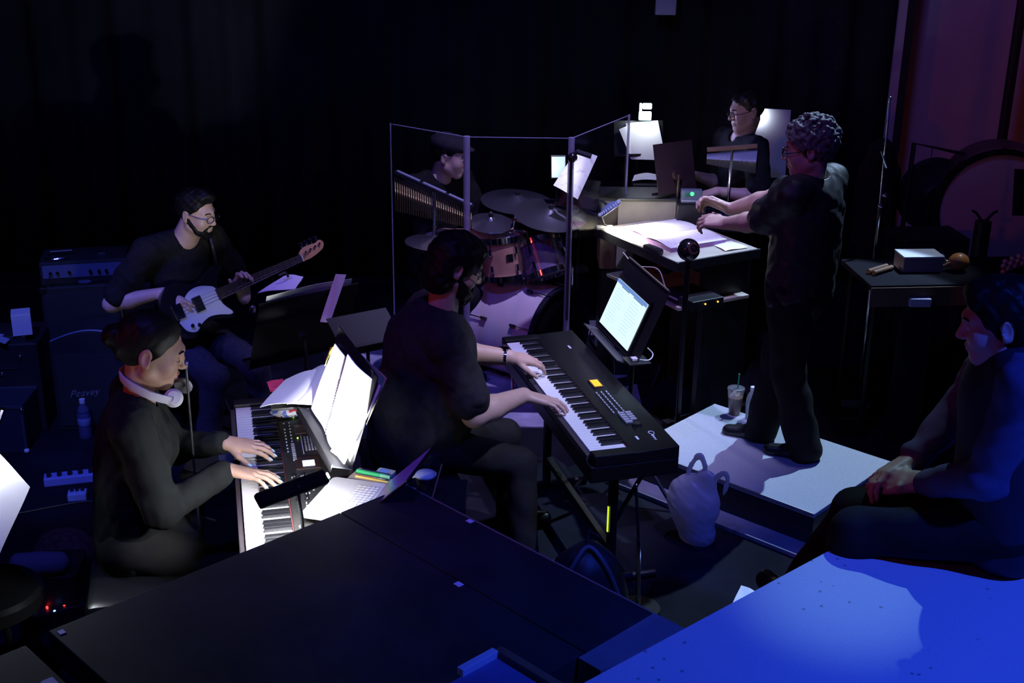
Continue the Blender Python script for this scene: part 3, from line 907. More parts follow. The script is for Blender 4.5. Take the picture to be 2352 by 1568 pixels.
def keyboard(label, loc, yaw, depth, panel_h, bodym):
    kb = thing('stage_keyboard', label, 'keyboard', loc, yaw)
    T = .105   # top of the white keys above the base
    MB().box((.611, depth / 2 - .012, .035), (1.35, depth + .02, .07)).build('chassis', bodym, kb, bevel=.006)
    for x in (-.036, 1.258):
        MB().box((x, .078, .092), (.058, .170, .046)).build('end_block', bodym, kb, bevel=.005)
    MB().box((.611, -.012, .083), (1.238, .018, .030)).build('key_rail', RAILM, kb, bevel=.003)
    MB().box((.611, .151, T - .002), (1.222, .004, .004)).build('felt_strip', FELT, kb)
    pn = MB(); y0, y1 = .153, depth - .003
    pn.add([(-.064, y0, .068), (1.286, y0, .068), (1.286, y1, .068), (-.064, y1, .068), (-.064, y0, T + .006), (1.286, y0, T + .006), (1.286, y1, T + panel_h), (-.064, y1, T + panel_h)],
           [(0, 3, 2, 1), (4, 5, 6, 7), (0, 1, 5, 4), (1, 2, 6, 5), (2, 3, 7, 6), (3, 0, 4, 7)])
    pn.build('control_panel', bodym, kb, bevel=.003)
    x = 0; names = 'AB' + 'CDEFGAB' * 7 + 'C'
    for i, nm in enumerate(names):
        k = put('white_key', wk_me, kb); k.location = ((i + .5) * .0235, 0, T)
        if nm in 'CDFGA' and i < len(names) - 1:
            k = put('black_key', bk_me, kb); sh = {'C': -.0025, 'D': .0025, 'F': -.003, 'G': 0, 'A': .003}[nm]
            k.location = ((i + 1) * .0235 + sh, 0, T)
    top = lambda yy: T + .006 + (panel_h - .006) * (yy - y0) / (y1 - y0)
    return kb, top


KBM1 = mat('speckled_black_keyboard_shell', (.030, .029, .027), .5, var=.5, scale=220)
KBM2 = mat('satin_black_piano_shell', (.0065, .0065, .007), .38, var=.2, scale=40)
KY1 = math.atan2(-.973, .2305)
kb1, tp = keyboard('long black stage keyboard under bright lamp, played by the woman', (-1.070, 4.572, .725), KY1, .385, .014, KBM1)
MB().box((.560, .232, tp(.232) + .002), (.095, .085, .004)).build('screen_bezel', LCDD, kb1)
MB().box((.570, .236, tp(.236) + .005), (.042, .042, .003)).build('screen', LCDW, kb1)
for x, y in ((.662, .250), (.712, .283)):
    MB().lathe([(.0001, .004), (.014, .004), (.014, 0)], 18, (x, y, tp(y))).build('green_pad', GREENL, kb1)
MB().ball((.231, .275, tp(.275) + .003), .006).build('red_light', LEDR, kb1, smooth=True)
for x, y in ((.150, .212), (.300, .285), (.345, .214)):
    MB().ball((x, y, tp(y) + .002), .003, 8, 5).build('green_light', LEDG, kb1, smooth=True)
MB().box((.405, .226, tp(.226) + .001), (.155, .003, .002)).build('print_line', PRINT, kb1)
MB().box((.270, .228, tp(.228) + .001), (.075, .040, .003)).build('small_display', mat('brown_lcd', (.10, .055, .05), .3), kb1)
btn_me = MB().box((0, 0, .002), (.010, .006, .004)).mesh('button'); btn_me.materials.append(BTN)
rg = np.random.default_rng(3)
for i in range(7):
    for j in range(4):
        b = put('button', btn_me, kb1); y = .238 + j * .011; b.location = (.345 + i * .018, y, tp(y))
for i in range(10):
    for j in range(2):
        if rg.random() < .8:
            b = put('button', btn_me, kb1); y = .172 + j * .02; b.location = (.20 + i * .028, y, tp(y)); b.scale = (.6, .9, 1)
for i in range(7):
    for j in range(5):
        if rg.random() < .55:
            b = put('button', btn_me, kb1); y = .172 + j * .016; b.location = (.66 + i * .022, y, tp(y)); b.scale = (.55, .9, 1)
for i in range(6):
    for j in range(4):
        if rg.random() < .75:
            b = put('button', btn_me, kb1); y = .185 + j * .02; b.location = (.86 + i * .02, y, tp(y)); b.scale = (.7, .7, 1)
kn_me = MB().lathe([(.0001, .012), (.007, .012), (.009, 0)], 14).mesh('knob', True); kn_me.materials.append(BLKG)
for i in range(6):
    for j in range(2):
        b = put('knob', kn_me, kb1); y = .180 + j * .03; b.location = (.655 + i * .035, y, tp(y))
for i in range(9):
    y = .192
    MB().box((.40 + i * .016, y, tp(y) + .004), (.005, .012, .008)).build('slider_cap', BTN, kb1)
squiggle([(0, .010), (-.006, .004), (0, -.004), (.010, .0), (.012, .010), (.020, .004), (.026, -.004), (.030, .006), (.036, -.002)], .0016, 'logo', PRINT, kb1, (1.012, .174, tp(.174) + .001), (1, 0, 0), (0, 1, 0))

KY2 = math.atan2(-.962, .274)
kb2, tp2 = keyboard('long black stage piano with amber display, played by the bearded man', (-.025, 5.669, .595), KY2, .345, .016, KBM2)
MB().box((.601, .236, tp2(.236) + .002), (.090, .046, .004)).build('display_bezel', LCDD, kb2)
MB().box((.601, .236, tp2(.236) + .0045), (.070, .034, .002)).build('display', LCDY, kb2)
for i in range(9):
    for j in range(3):
        y = .205 + j * .022
        b = put('button', btn_me, kb2); b.location = (.70 + i * .026, y, tp2(y)); b.scale = (1.5, 1, 1)
for i in range(9):
    y = .262
    MB().box((.93 + (i % 5) * .022, y + .026 * (i // 5) - .03, tp2(y) + .002), (.013, .030, .006)).build('fader', BTN, kb2)
b = MB().lathe([(.0001, .010), (.016, .010), (.021, .002), (.021, 0)], 22, (1.052, .254, tp2(.254))); b.build('data_wheel', BLKG, kb2, smooth=True)
squiggle([(.030, .012), (.010, .016), (.0, .004), (.010, -.006), (.026, .0), (.034, .008), (.040, -.004), (.048, .006), (.056, -.004), (.064, .004), (.074, -.004), (.080, .004)],
         .0017, 'logo', PRINT, kb2, (1.125, .276, tp2(.276) + .001), (1, 0, 0), (0, 1, 0))
MB().box((1.165, .212, tp2(.212) + .001), (.030, .009, .001)).build('print_mark', PRINT, kb2)
MB().box((.150, .262, tp2(.262) + .001), (.040, .010, .001)).build('print_mark', PRINT, kb2)


def kb_stand(label, loc, yaw, h, depth, glow=False):
    st = thing('keyboard_stand', label, 'stand', loc, yaw)
    for x in (.16, 1.06):
        MB().tube([(x, -.04, .02), (x, depth + .02, .02)], .018, 10).build('foot', STEEL, st)
        MB().box((x, depth / 2 - .01, h / 2), (.045, .030, h - .03)).build('upright', STEEL, st, bevel=.003)
        MB().box((x, depth / 2 - .01, h - .012), (.04, depth * .95, .022)).build('arm', STEEL, st, bevel=.003)
        MB().tube([(x, depth / 2 - .01, h * .45), (x, depth - .02, h - .03)], .010, 8).build('brace', STEEL, st)
    MB().box((.61, depth / 2 - .01, .16), (.90, .03, .03)).build('crossbar', STEEL, st, bevel=.003)
    MB().ball((1.085, .03, h - .02), .012).build('clamp_knob', CHROME, st, smooth=True)
    if glow:
        MB().box((1.055, depth / 2 - .027, .30), (.010, .003, .115)).build('glow_tape', mat('glow_tape', (.6, .9, .05), .6, emit=(.72, 1, .02), estr=1.1), st, label='yellow-green glow tape')
    return st


kb_stand('black steel stand under the woman\'s keyboard', (-1.070, 4.572, 0), KY1, .72, .385)
kb_stand('black steel stand with glow tape under the stage piano', (-.025, 5.669, 0), KY2, .59, .345, True)

# benches
LEATHER = mat('black_leather', (.012, .012, .014), .28, spec=.6)


def bench(label, loc, yaw, w, d, h):
    b = thing('piano_bench', label, 'bench', loc, yaw)
    MB().box((0, 0, h - .045), (w, d, .09)).build('cushion', LEATHER, b, bevel=.035, smooth=True)
    MB().box((0, 0, h - .11), (w - .03, d - .03, .05)).build('frame', BLK, b, bevel=.004)
    for sx in (-1, 1):
        for sy in (-1, 1):
            MB().box((sx * (w / 2 - .04), sy * (d / 2 - .04), (h - .13) / 2), (.035, .035, h - .13)).build('leg', BLK, b, bevel=.003)
    return b


bench('black leather bench the woman sits on', (-1.290, 3.920, 0), KY1, .56, .335, .535)
bench('dark bench under the bearded man', (-.42, 4.86, 0), KY2, .62, .36, .47)
dth = thing('drum_throne', 'round dark throne under the drummer', 'stool', (-.475, 7.33, 0))
MB().lathe([(.0001, .50), (.15, .50), (.165, .48), (.165, .43), (.15, .42), (.0001, .42)], 24).build('seat', LEATHER, dth, smooth=True)
MB().cyl((0, 0, .18), (0, 0, .43), .018).build('post', STEEL, dth)
for a in (0, 2.1, 4.2):
    MB().tube([(0, 0, .28), (.22 * math.cos(a), .22 * math.sin(a), .01)], .010, 8).build('leg', STEEL, dth)
chb = thing('folding_chair', 'dark folding chair the bass player sits on', 'chair', (-1.70, 6.13, 0), math.atan2(-.67, .74) - math.pi / 2)
MB().box((0, 0, .435), (.40, .38, .03)).build('seat', BLK, chb, bevel=.01)
MB().box((0, -.22, .70), (.40, .025, .16)).build('backrest', BLK, chb, bevel=.008)
for sx in (-1, 1):
    MB().tube([(sx * .19, .20, 0), (sx * .19, -.18, .55), (sx * .19, -.22, .78)], .011, 8).build('leg', STEEL, chb)
    MB().tube([(sx * .17, -.24, 0), (sx * .17, .14, .43)], .011, 8).build('leg', STEEL, chb)
stl = thing('stool', 'glossy black stool seat cut by the left frame edge', 'stool', (-1.80, 3.84, 0))
MB().lathe([(.0001, .46), (.17, .46), (.185, .445), (.185, .40), (.17, .39), (.0001, .39)], 28).build('seat', LEATHER, stl, smooth=True)
for a in (.8, 2.4, 3.9, 5.5):
    MB().tube([(.12 * math.cos(a), .12 * math.sin(a), .39), (.17 * math.cos(a), .17 * math.sin(a), 0)], .012, 8).build('leg', STEEL, stl)

# ------------------------------------------------------------------ music stands
def music_stand(label, base, dirf, ledge_z, w, h, tilt=.42, out=None, legs=True, m=None, lip=.05):
    """dirf: horizontal direction the reader looks along; desk leans away from the reader"""
    m = m or STEEL
    f_ = unit((dirf[0], dirf[1], 0)); yaw = math.atan2(f_[1], f_[0]) - math.pi / 2
    s = thing('music_stand', label, 'music stand', base, yaw)
    n = V(0, math.sin(tilt), math.cos(tilt))        # up along the desk
    b_ = V(0, math.cos(tilt), -math.sin(tilt))      # away from reader, normal to the desk
    X = V(1, 0, 0); o = V(0, 0, ledge_z)
    MB().box(o + n * h / 2 + b_ * .004, (w, h, .003), (X, n, b_)).build('desk', m, s, bevel=.0012)
    MB().box(o - b_ * lip / 2 - n * .001, (w, lip, .003), (X, b_, n)).build('ledge', m, s, bevel=.001)
    MB().box(o - b_ * lip - n * -.006, (w, .003, .014), (X, b_, n)).build('lip', m, s)
    MB().cyl(o + n * h * .35 + b_ * .03, o + n * h * .35 + b_ * .006, .03, seg=14).build('tilt_hub', m, s)
    q = o + n * h * .35 + b_ * .03
    MB().cyl((q[0], q[1], .10), q, .0085, seg=10).build('upper_shaft', m, s)
    MB().cyl((q[0], q[1], .10), (q[0], q[1], q[2] * .62), .0125, seg=10).build('lower_shaft', m, s)
    for a in (.5, 2.6, 4.7):
        MB().tube([(q[0], q[1], .20), (q[0] + .16 * math.cos(a), q[1] + .16 * math.sin(a), .06), (q[0] + .23 * math.cos(a), q[1] + .23 * math.sin(a), .008)], .008, 8).build('leg', m, s)
    return s


LITLEDGE = mat('lit_stand_ledge', (.10, .10, .11), .45, metal=.2)  # lamplight on the black ledges put into a paler grey
LEDST = mat('black_stand_enamel', (.014, .014, .016), .4)
# the woman's stand and open score
wst = thing('music_stand', 'black music stand behind the woman\'s keyboard holding an open score', 'music stand', (-.50, 4.0, 0), KY1)
# local x = d1, y = n1
def L1(p):
    q = V(*p) - V(-.50, 4.0, 0); return V(q[0] * .2305 - q[1] * .973, q[0] * .973 + q[1] * .2305, q[2])


lx = unit(L1((-.524, 3.74, 1.0)) - L1((-.699, 4.183, 1.0)))
A0, A1 = L1((-.705, 4.20, .993)), L1((-.520, 3.735, .993))
mid = (A0 + A1) / 2; nn = unit(V(0, .30, .95)); bb = V(0, .95, -.30)
bb = unit(np.cross(lx, nn)) if np.cross(lx, nn)[1] > 0 else -unit(np.cross(lx, nn))
bb = unit(bb); nn = unit(np.cross(bb, lx)); nn = nn if nn[2] > 0 else -nn
wid = np.linalg.norm(A1 - A0)
MB().box(mid + nn * .155 + bb * .010, (wid, .33, .004), (lx, nn, bb)).build('desk', LEDST, wst, bevel=.001)
MB().box(mid - bb * .022 - nn * .004, (wid, .070, .004), (lx, bb, nn)).build('ledge', LITLEDGE, wst, bevel=.001)
MB().box(mid - bb * .058 - nn * .010, (wid, .004, .026), (lx, bb, nn)).build('lip', LEDST, wst)
q = mid + nn * .10 + bb * .04
MB().cyl(q - bb * .03, q, .03, seg=14).build('tilt_hub', LEDST, wst)
MB().cyl((q[0], q[1], .08), q, .010, seg=10).build('shaft', LEDST, wst)
for a in (.5, 2.6, 4.7):
    MB().tube([(q[0], q[1], .20), (q[0] + .16 * math.cos(a), q[1] + .16 * math.sin(a), .06), (q[0] + .23 * math.cos(a), q[1] + .23 * math.sin(a), .008)], .008, 8).build('leg', LEDST, wst)


def patch(p00, p10, p11, p01, bulge=0, th=.0008, nu=10, nv=8, curl=None):
    p00, p10, p11, p01 = [V(*p) for p in (p00, p10, p11, p01)]
    n = unit(np.cross(p10 - p00, p01 - p00))

    def fn(u, v):
        p = p00 * (1 - u) * (1 - v) + p10 * u * (1 - v) + p11 * u * v + p01 * (1 - u) * v
        return p + n * (bulge * math.sin(math.pi * u)) + (n * curl[0] * v ** 3 * u if curl else 0) + n * .002 * math.sin(7 * u + 5 * v)
    return MB().sheet(fn, nu, nv, th)


bk_ = thing('open_score', 'open spiral bound score, brightly lit on the woman\'s stand', 'book', (-.6, 4.0, 1.0))
o_ = V(-.6, 4.0, 1.0)
e_ = V(-.010, -.002, .004)
pp = lambda *p: V(*p) - o_ + e_
patch(pp(-.699, 4.183, 1.0), pp(-.615, 3.965, 1.0), pp(-.538, 3.99, 1.262), pp(-.610, 4.204, 1.240), -.004, .004).build('left_page', PAPER, bk_, smooth=True)
patch(pp(-.612, 3.958, 1.0), pp(-.526, 3.742, 1.0), pp(-.404, 3.770, 1.262), pp(-.536, 3.984, 1.287), .010, .005).build('right_page', PAPER, bk_, smooth=True)
patch(pp(-.590, 3.975, 1.004), pp(-.508, 3.752, 1.004), pp(-.388, 3.785, 1.285), pp(-.508, 4.01, 1.290), 0, .002).build('back_cover', mat('manila_card', (.55, .52, .36), .7), bk_)
for i in range(22):
    a = pp(-.6135, 3.9615, 1.0) * (1 - i / 30) + pp(-.537, 3.987, 1.275) * (i / 30) + V(-.004, -.001, .002)
    c_ = [a + unit(V(.083, -.216, 0)) * .005 * math.cos(g) + unit(V(-.95, -.2, .25)) * .005 * math.sin(g) for g in np.linspace(0, 6.28, 9)]
    MB().tube(c_, .0008, 4).build('spiral_loop', WIREM, bk_)
YEL = mat('yellow_sticky_note', (.85, .75, .10), .7)
YELP = mat('pale_yellow_note', (.80, .80, .30), .7)
patch(pp(-.645, 4.19, 1.165), pp(-.642, 4.165, 1.170), pp(-.615, 4.19, 1.235), pp(-.632, 4.225, 1.215), 0, .0006, 3, 3).build('index_tab', YEL, bk_, label='orange-yellow page tab')
patch(pp(-.585, 3.84, .998), pp(-.558, 3.805, .998), pp(-.540, 3.812, 1.014), pp(-.568, 3.855, 1.018), .004, .0006, 4, 3).build('sticky_note', YELP, bk_, label='pale yellow sticky note')
lp = patch(V(-.895, 4.196, 1.0), V(-.700, 4.191, 1.012), V(-.652, 4.40, 1.072), V(-.850, 4.46, 1.0), .012, .002, 12, 10).build('loose_sheets', PAPER, smooth=True)
tag(lp, 'fan of loose white sheets overhanging the far end of the woman\'s keyboard', 'paper')
lp2 = patch(V(-.800, 4.21, 1.006), V(-.69, 4.195, 1.02), V(-.64, 4.36, 1.10), V(-.745, 4.47, 1.04), .008, .0012, 10, 8).build('loose_sheets', PAPER, smooth=True)
tag(lp2, 'upper loose white sheet leaning against the open score', 'paper')
rp = patch(V(-.916, 4.44, .996), V(-.885, 4.345, .996), V(-.83, 4.36, .996), V(-.862, 4.48, .996), .002, .0008, 4, 4).build('red_sheet', mat('magenta_paper', (.60, .04, .12), .7))
tag(rp, 'magenta red paper corner under the loose sheets', 'paper')
# board that carries loose sheets at the far end of the keyboard
lb = thing('side_shelf', 'dark shelf board under the loose sheets', 'shelf', (-.775, 4.33, 0), KY1)
MB().box((.0, .0, .984), (.20, .22, .010)).build('board', BLK, lb, bevel=.002)
MB().cyl((.05, .12, .02), (.05, .12, .98), .010).build('post', STEEL, lb)
MB().cyl((.05, .12, 0), (.05, .12, .02), .12, seg=24).build('foot', STEEL, lb)
# snack bag on the keyboard panel
sb = SDF(); c_ = V(-.845, 4.485, .862)
sb.ell(c_, (.075, .040, .016), [unit(V(.96, .25, 0)), unit(V(-.25, .96, 0)), V(0, 0, 1)], k=.01)
sb.noise(.004, 90, 4, 5)
sk = thing('snack_bag', 'crumpled colourful snack bag on the far end of the keyboard panel', 'bag', tuple(c_))
sm_ = bpy.data.materials.new('printed_foil'); sm_.use_nodes = True; nt = sm_.node_tree; b_ = nt.nodes['Principled BSDF']
n_ = nt.nodes.new('ShaderNodeTexNoise'); n_.inputs['Scale'].default_value = 28; r_ = nt.nodes.new('ShaderNodeValToRGB'); tc_ = nt.nodes.new('ShaderNodeTexCoord')
cr = r_.color_ramp; cr.interpolation = 'CONSTANT'; cr.elements[0].color = (.12, .22, .65, 1); cr.elements[1].position = .42; cr.elements[1].color = (.75, .75, .78, 1)
e2 = cr.elements.new(.58); e2.color = (.65, .06, .06, 1); e3 = cr.elements.new(.66); e3.color = (.8, .8, .8, 1)
nt.links.new(tc_.outputs['Object'], n_.inputs[0]); nt.links.new(n_.outputs['Fac'], r_.inputs[0]); nt.links.new(r_.outputs[0], b_.inputs['Base Color']); b_.inputs['Roughness'].default_value = .3
sdf_part(sb, 'pouch', .003, sm_, sk, c_)


def text_mesh(s, size, m, parent, loc, X, Y, name='lettering', shear=0, depth=.0008):
    cu = bpy.data.curves.new(name, 'FONT'); cu.body = s; cu.size = size; cu.shear = shear; cu.extrude = depth; cu.align_x = 'CENTER'; cu.align_y = 'CENTER'
    t = bpy.data.objects.new(name, cu); COL.objects.link(t)
    dg = bpy.context.evaluated_depsgraph_get(); me = bpy.data.meshes.new_from_object(t.evaluated_get(dg)); bpy.data.objects.remove(t)
    X, Y = unit(X), unit(Y); Zv = np.cross(X, Y)
    me.transform(Matrix(((X[0], Y[0], Zv[0], loc[0]), (X[1], Y[1], Zv[1], loc[1]), (X[2], Y[2], Zv[2], loc[2]), (0, 0, 0, 1))))
    me.materials.clear(); me.materials.append(m)
    return put(name, me, parent)


text_mesh('BELT', .026, mat('red_print', (.7, .05, .06), .5), sk, (.012, -.010, .0185), (.96, .25, .02), (-.25, .96, .1))

# laptop resting on the keyboard, lid standing open
lap = thing('laptop', 'white laptop lying open on the near end of the woman\'s keyboard', 'laptop', (-.535, 3.745, .862), math.atan2(.275, .072) - math.pi / 2)
def rrect(w, h, r, n=5):
    pts = []
    for cx, cy, a0 in ((w / 2 - r, h / 2 - r, 0), (-w / 2 + r, h / 2 - r, 90), (-w / 2 + r, -h / 2 + r, 180), (w / 2 - r, -h / 2 + r, 270)):
        for i in range(n + 1):
            a = math.radians(a0 + 90 * i / n); pts.append((cx + r * math.cos(a), cy + r * math.sin(a)))
    return pts


MB().prism(rrect(.200, .270, .018), 0, .016).build('base', WHITEP, lap)
key_me = MB().box((0, 0, .0010), (.0125, .0125, .002)).mesh('key'); key_me.materials.append(mat('white_key_cap', (.70, .70, .68), .5))
for i in range(5):
    for j in range(13):
        k = put('key', key_me, lap); k.location = (.012 + i * .0155, -.100 + j * .0165, .016)
MB().box((-.055, 0, .0163), (.055, .085, .0006)).build('trackpad', WHITEP, lap)
lx_, lz_ = V(math.sin(.80), 0, math.cos(.80)), V(math.cos(.80), 0, -math.sin(.80))
MB().box(V(.098, 0, .020) + lx_ * .115, (.008, .270, .23), (lz_, V(0, 1, 0), lx_)).build('lid', BLKG, lap, bevel=.002)
MB().box(V(.092, 0, .020) + lx_ * .118, (.002, .245, .20), (lz_, V(0, 1, 0), lx_)).build('screen', mat('violet_screen_reflection', (.02, .01, .05), .2, emit=(.10, .03, .5), estr=.25), lap)  # purple reflection on the dark screen put in as a glow

# things on the little shelf next to the laptop
psh = thing('side_table', 'narrow beige pen shelf behind the laptop', 'shelf', (-.465, 3.925, 0), -.38)
MB().box((0, 0, .862), (.155, .085, .012)).build('top', mat('beige_laminate', (.55, .50, .42), .5), psh, bevel=.002)
MB().cyl((.05, .02, .02), (.05, .02, .856), .012).build('post', STEEL, psh)
MB().cyl((.05, .02, 0), (.05, .02, .02), .11, seg=24).build('foot', STEEL, psh)


def pen(name, label, a, b, r, m, capm=None):
    a, b = V(*a), V(*b); t = thing(name, label, 'pen', tuple(a)); d = b - a
    MB().cyl((0, 0, 0), d * .72, r, seg=10).build('barrel', m, t, smooth=True)
    MB().cyl(d * .72, d, r * 1.1, r * .8, seg=10).build('cap', capm or m, t, smooth=True)
    return t


GRN = mat('green_highlighter', (.05, .60, .22), .4)
pen('highlighter', 'thick green highlighter pen on the pen shelf', (-.523, 3.948, .877), (-.405, 3.902, .877), .008, GRN, mat('pale_green_cap', (.25, .7, .45), .4))
pen('pencil', 'yellow pencil on the pen shelf', (-.525, 3.920, .872), (-.400, 3.872, .872), .004, mat('pencil_yellow', (.75, .55, .12), .5))
pen('pen', 'slim silver pen on the pen shelf', (-.528, 3.934, .872), (-.42, 3.893, .872), .004, mat('silver_pen', (.6, .6, .62), .25, metal=.9))
ph = thing('music_player', 'small white player with a blue screen on the pen shelf', 'gadget', (-.425, 3.945, .869), -.38)
MB().prism(rrect(.062, .036, .005), 0, .010).build('case', WHITEP, ph)
MB().box((-.006, 0, .0105), (.034, .024, .001)).build('screen', mat('blue_lcd', (.1, .15, .5), .3, emit=(.1, .16, .6), estr=.6), ph)
cup2 = thing('mug', 'dark insulated mug with a white lid beyond the laptop', 'mug', (-.292, 3.985, .76))
MB().lathe([(.0001, 0), (.030, 0), (.036, .085), (.0365, .088)], 24).build('body', DGREY, cup2, smooth=True)
MB().lathe([(.0365, .084), (.038, .090), (.030, .096), (.0001, .096)], 24).build('lid', WHITEP, cup2, smooth=True)
MB().tube(curve_pts([(-.034, 0, .08), (-.062, -.005, .075), (-.066, -.006, .045), (-.036, 0, .03)], 14), .005, 8).build('handle', WHITEP, cup2, smooth=True)
mt = thing('small_table', 'dark little table carrying the mug', 'table', (-.25, 4.02, 0))
MB().box((0, 0, .748), (.20, .22, .022)).build('top', BLK, mt, bevel=.003)
for sx in (-1, 1):
    for sy in (-1, 1):
        MB().cyl((sx * .08, sy * .09, 0), (sx * .08, sy * .09, .74), .010, seg=8).build('leg', STEEL, mt)
st_ = MB().tube([(-.234, 3.963, .90), (-.275, 3.882, .765)], .0028, 6).build('drum_stick', MAPLE)
tag(st_, 'thin wooden stick leaning by the mug', 'stick')

# stand lamp over the treble end (clip-on LED bar)
LEDW = mat('cool_white_led', (1, 1, 1), .4, emit=(.93, .96, 1), estr=34)


def lamp_area(name, loc, direction, sx, sy, power, color=(.92, .95, 1), parent=None, spread=170):
    d = bpy.data.lights.new(name, 'AREA'); d.shape = 'RECTANGLE'; d.size = sx; d.size_y = sy; d.energy = power; d.color = color; d.spread = math.radians(spread)
    o = bpy.data.objects.new(name, d); COL.objects.link(o); o.location = loc
    o.rotation_euler = Vector(direction).to_track_quat('-Z', 'Y').to_euler()
    if parent is not None:
        o.parent = parent
    return o


lm = thing('stand_lamp', 'black bar-shaped clip lamp over the keyboard treble end', 'lamp', (-.64, 3.515, .850))
ba, bb2 = V(-.756, 3.425, 1.03), V(-.575, 3.600, 1.03)
O_ = V(-.64, 3.515, .850)
ax_ = unit(bb2 - ba); nn_ = unit(V(-.10, .70, -.62)); nn_ = unit(nn_ - ax_ * (nn_ @ ax_)); yy_ = np.cross(nn_, ax_)
MB().box((ba + bb2) / 2 - O_, (np.linalg.norm(bb2 - ba), .050, .024), (ax_, yy_, nn_)).build('head', mat('matte_black_lamp', (.008, .008, .009), .95, spec=.03), lm, bevel=.008)
MB().box((ba + bb2) / 2 - O_ + nn_ * .0125, (np.linalg.norm(bb2 - ba) * .9, .030, .002), (ax_, yy_, nn_)).build('led_strip', LEDW, lm)
MB().tube(curve_pts([(ba + bb2) / 2 + ax_ * .02 - O_ - nn_ * .01, V(-.645, 3.505, 1.00) - O_, V(-.640, 3.510, .93) - O_, V(-.64, 3.515, .86) - O_], 16), .006, 8).build('gooseneck', BLK, lm, smooth=True)
MB().box((0, 0, .012), (.05, .04, .024)).build('clip', BLK, lm, bevel=.003)
lamp_area('stand_lamp_light', tuple((ba + bb2) / 2 - O_ + nn_ * .018), (-.45, .35, -.8), .20, .03, 6.5, parent=lm, spread=172)
MB().box(bb2 - O_ + ax_ * .008, (.006, .020, .008), (ax_, yy_, nn_)).build('added_led', LEDW, lm, bevel=.003)  # glowing tip added to the bar for the page light
lamp_area('page_fill_light', tuple(bb2 - O_ + ax_ * .022), (-.02, .92, .36), .03, .03, 12, parent=lm, spread=74)  # added light for the pages, which the bar itself does not reach

# headphones round the woman's neck
HPW = mat('white_headphone_plastic', (.62, .64, .66), .35)
hp = thing('headphones', 'white headphones resting around the woman\'s neck', 'headphones', (-1.2, 3.96, 1.15))
OH = V(-1.2, 3.96, 1.15)
h_pts = [V(-1.120, 3.895, 1.150), V(-1.190, 3.872, 1.182), V(-1.268, 3.898, 1.215), V(-1.300, 3.955, 1.225), V(-1.275, 4.010, 1.215), V(-1.20, 4.050, 1.180), V(-1.12, 4.045, 1.150)]
cp_ = curve_pts([p - OH for p in h_pts], 30)
hb = MB()
vs = []; n = len(cp_)
for i, p in enumerate(cp_):
    w = unit(cp_[min(i + 1, n - 1)] - cp_[max(i - 1, 0)]); o2 = unit(np.cross(w, V(0, 0, 1))); u2 = np.cross(o2, w)
    if (p @ o2) < 0: o2 = -o2
    for a, b in ((.004, .014), (.004, -.014), (-.004, -.014), (-.004, .014)):
        vs.append(p + o2 * a + u2 * b)
fs = [(i * 4 + k, i * 4 + (k + 1) % 4, i * 4 + 4 + (k + 1) % 4, i * 4 + 4 + k) for i in range(n - 1) for k in range(4)] + [(0, 1, 2, 3), tuple((n - 1) * 4 + k for k in (3, 2, 1, 0))]
hb.add(vs, fs).build('headband', HPW, hp, bevel=.002, smooth=True)
for s_, p in ((-1, V(-1.118, 3.910, 1.155)), (1, V(-1.115, 4.035, 1.150))):
    axn = unit(V(.25, .8 * s_, .45)); t1 = unit(np.cross(axn, V(1, 0, .3))); t2 = np.cross(axn, t1)
    c = MB().lathe([(.0001, .016), (.022, .014), (.030, .006), (.032, -.004)], 22, p - OH, (t1, t2, axn)).build('ear_cup', HPW, hp, smooth=True)
    MB().lathe([(.032, -.004), (.030, -.014), (.022, -.016), (.0001, -.012)], 22, p - OH, (t1, t2, axn)).build('ear_pad', mat('grey_ear_pad', (.20, .20, .22), .6), c if False else hp, smooth=True)
# bracelet
wl = JW['wrL']; fd = unit(JW['wrL'] - JW['elL']); t1 = unit(np.cross(fd, V(0, 0, 1))); t2 = np.cross(fd, t1)
br = thing('bracelet', 'silver bracelet on the woman\'s left wrist', 'bracelet', tuple(wl))
bl_me = MB().ball((0, 0, 0), (.0055, .0055, .004), 8, 5).mesh('bead', True); bl_me.materials.append(CHROME)
for i in range(16):
    a = 6.283 * i / 16; b = put('bead', bl_me, br); b.location = tuple((t1 * math.cos(a) + t2 * math.sin(a)) * .031 - fd * .012)
# talkback microphone
mic = thing('microphone_stand', 'thin black microphone stand reaching up to the woman\'s mouth', 'microphone', (-1.093, 3.995, 0))
OM = V(-1.093, 3.995, 0)
MB().tube([V(0, 0, .02), V(-1.090, 3.99, 1.242) - OM], .0045, 8).build('pole', BLK, mic, smooth=True)
MB().ball(V(-1.090, 3.99, 1.250) - OM, (.009, .009, .013)).build('capsule', mat('violet_mic_ball', (.06, .05, .25), .3, metal=.5), mic, smooth=True)
MB().cyl((0, 0, 0), (0, 0, .02), .11, seg=24).build('foot', STEEL, mic)
pc = thing('plastic_cup', 'clear blue plastic cup behind the woman\'s hands', 'cup', (-1.045, 4.27, .74))
CUPM = haze_plastic('clear_blue_plastic', (.35, .42, .7), .72)
MB().lathe([(.0001, .002), (.026, .002), (.033, .09), (.035, .092), (.033, .09), (.0255, .004), (.0001, .004)], 24).build('wall', CUPM, pc, smooth=True)
MB().lathe([(.0345, .090), (.0365, .092), (.0345, .094)], 24).build('rim', CUPM, pc, smooth=True)
ct = thing('small_table', 'dark side table behind the woman holding the plastic cup', 'table', (-1.10, 4.30, 0))
MB().box((.03, -.01, .725), (.26, .20, .022)).build('top', BLK, ct, bevel=.003)
MB().box((-.05, -.10, .738), (.05, .02, .004)).build('edge_glint', DGREY, ct)
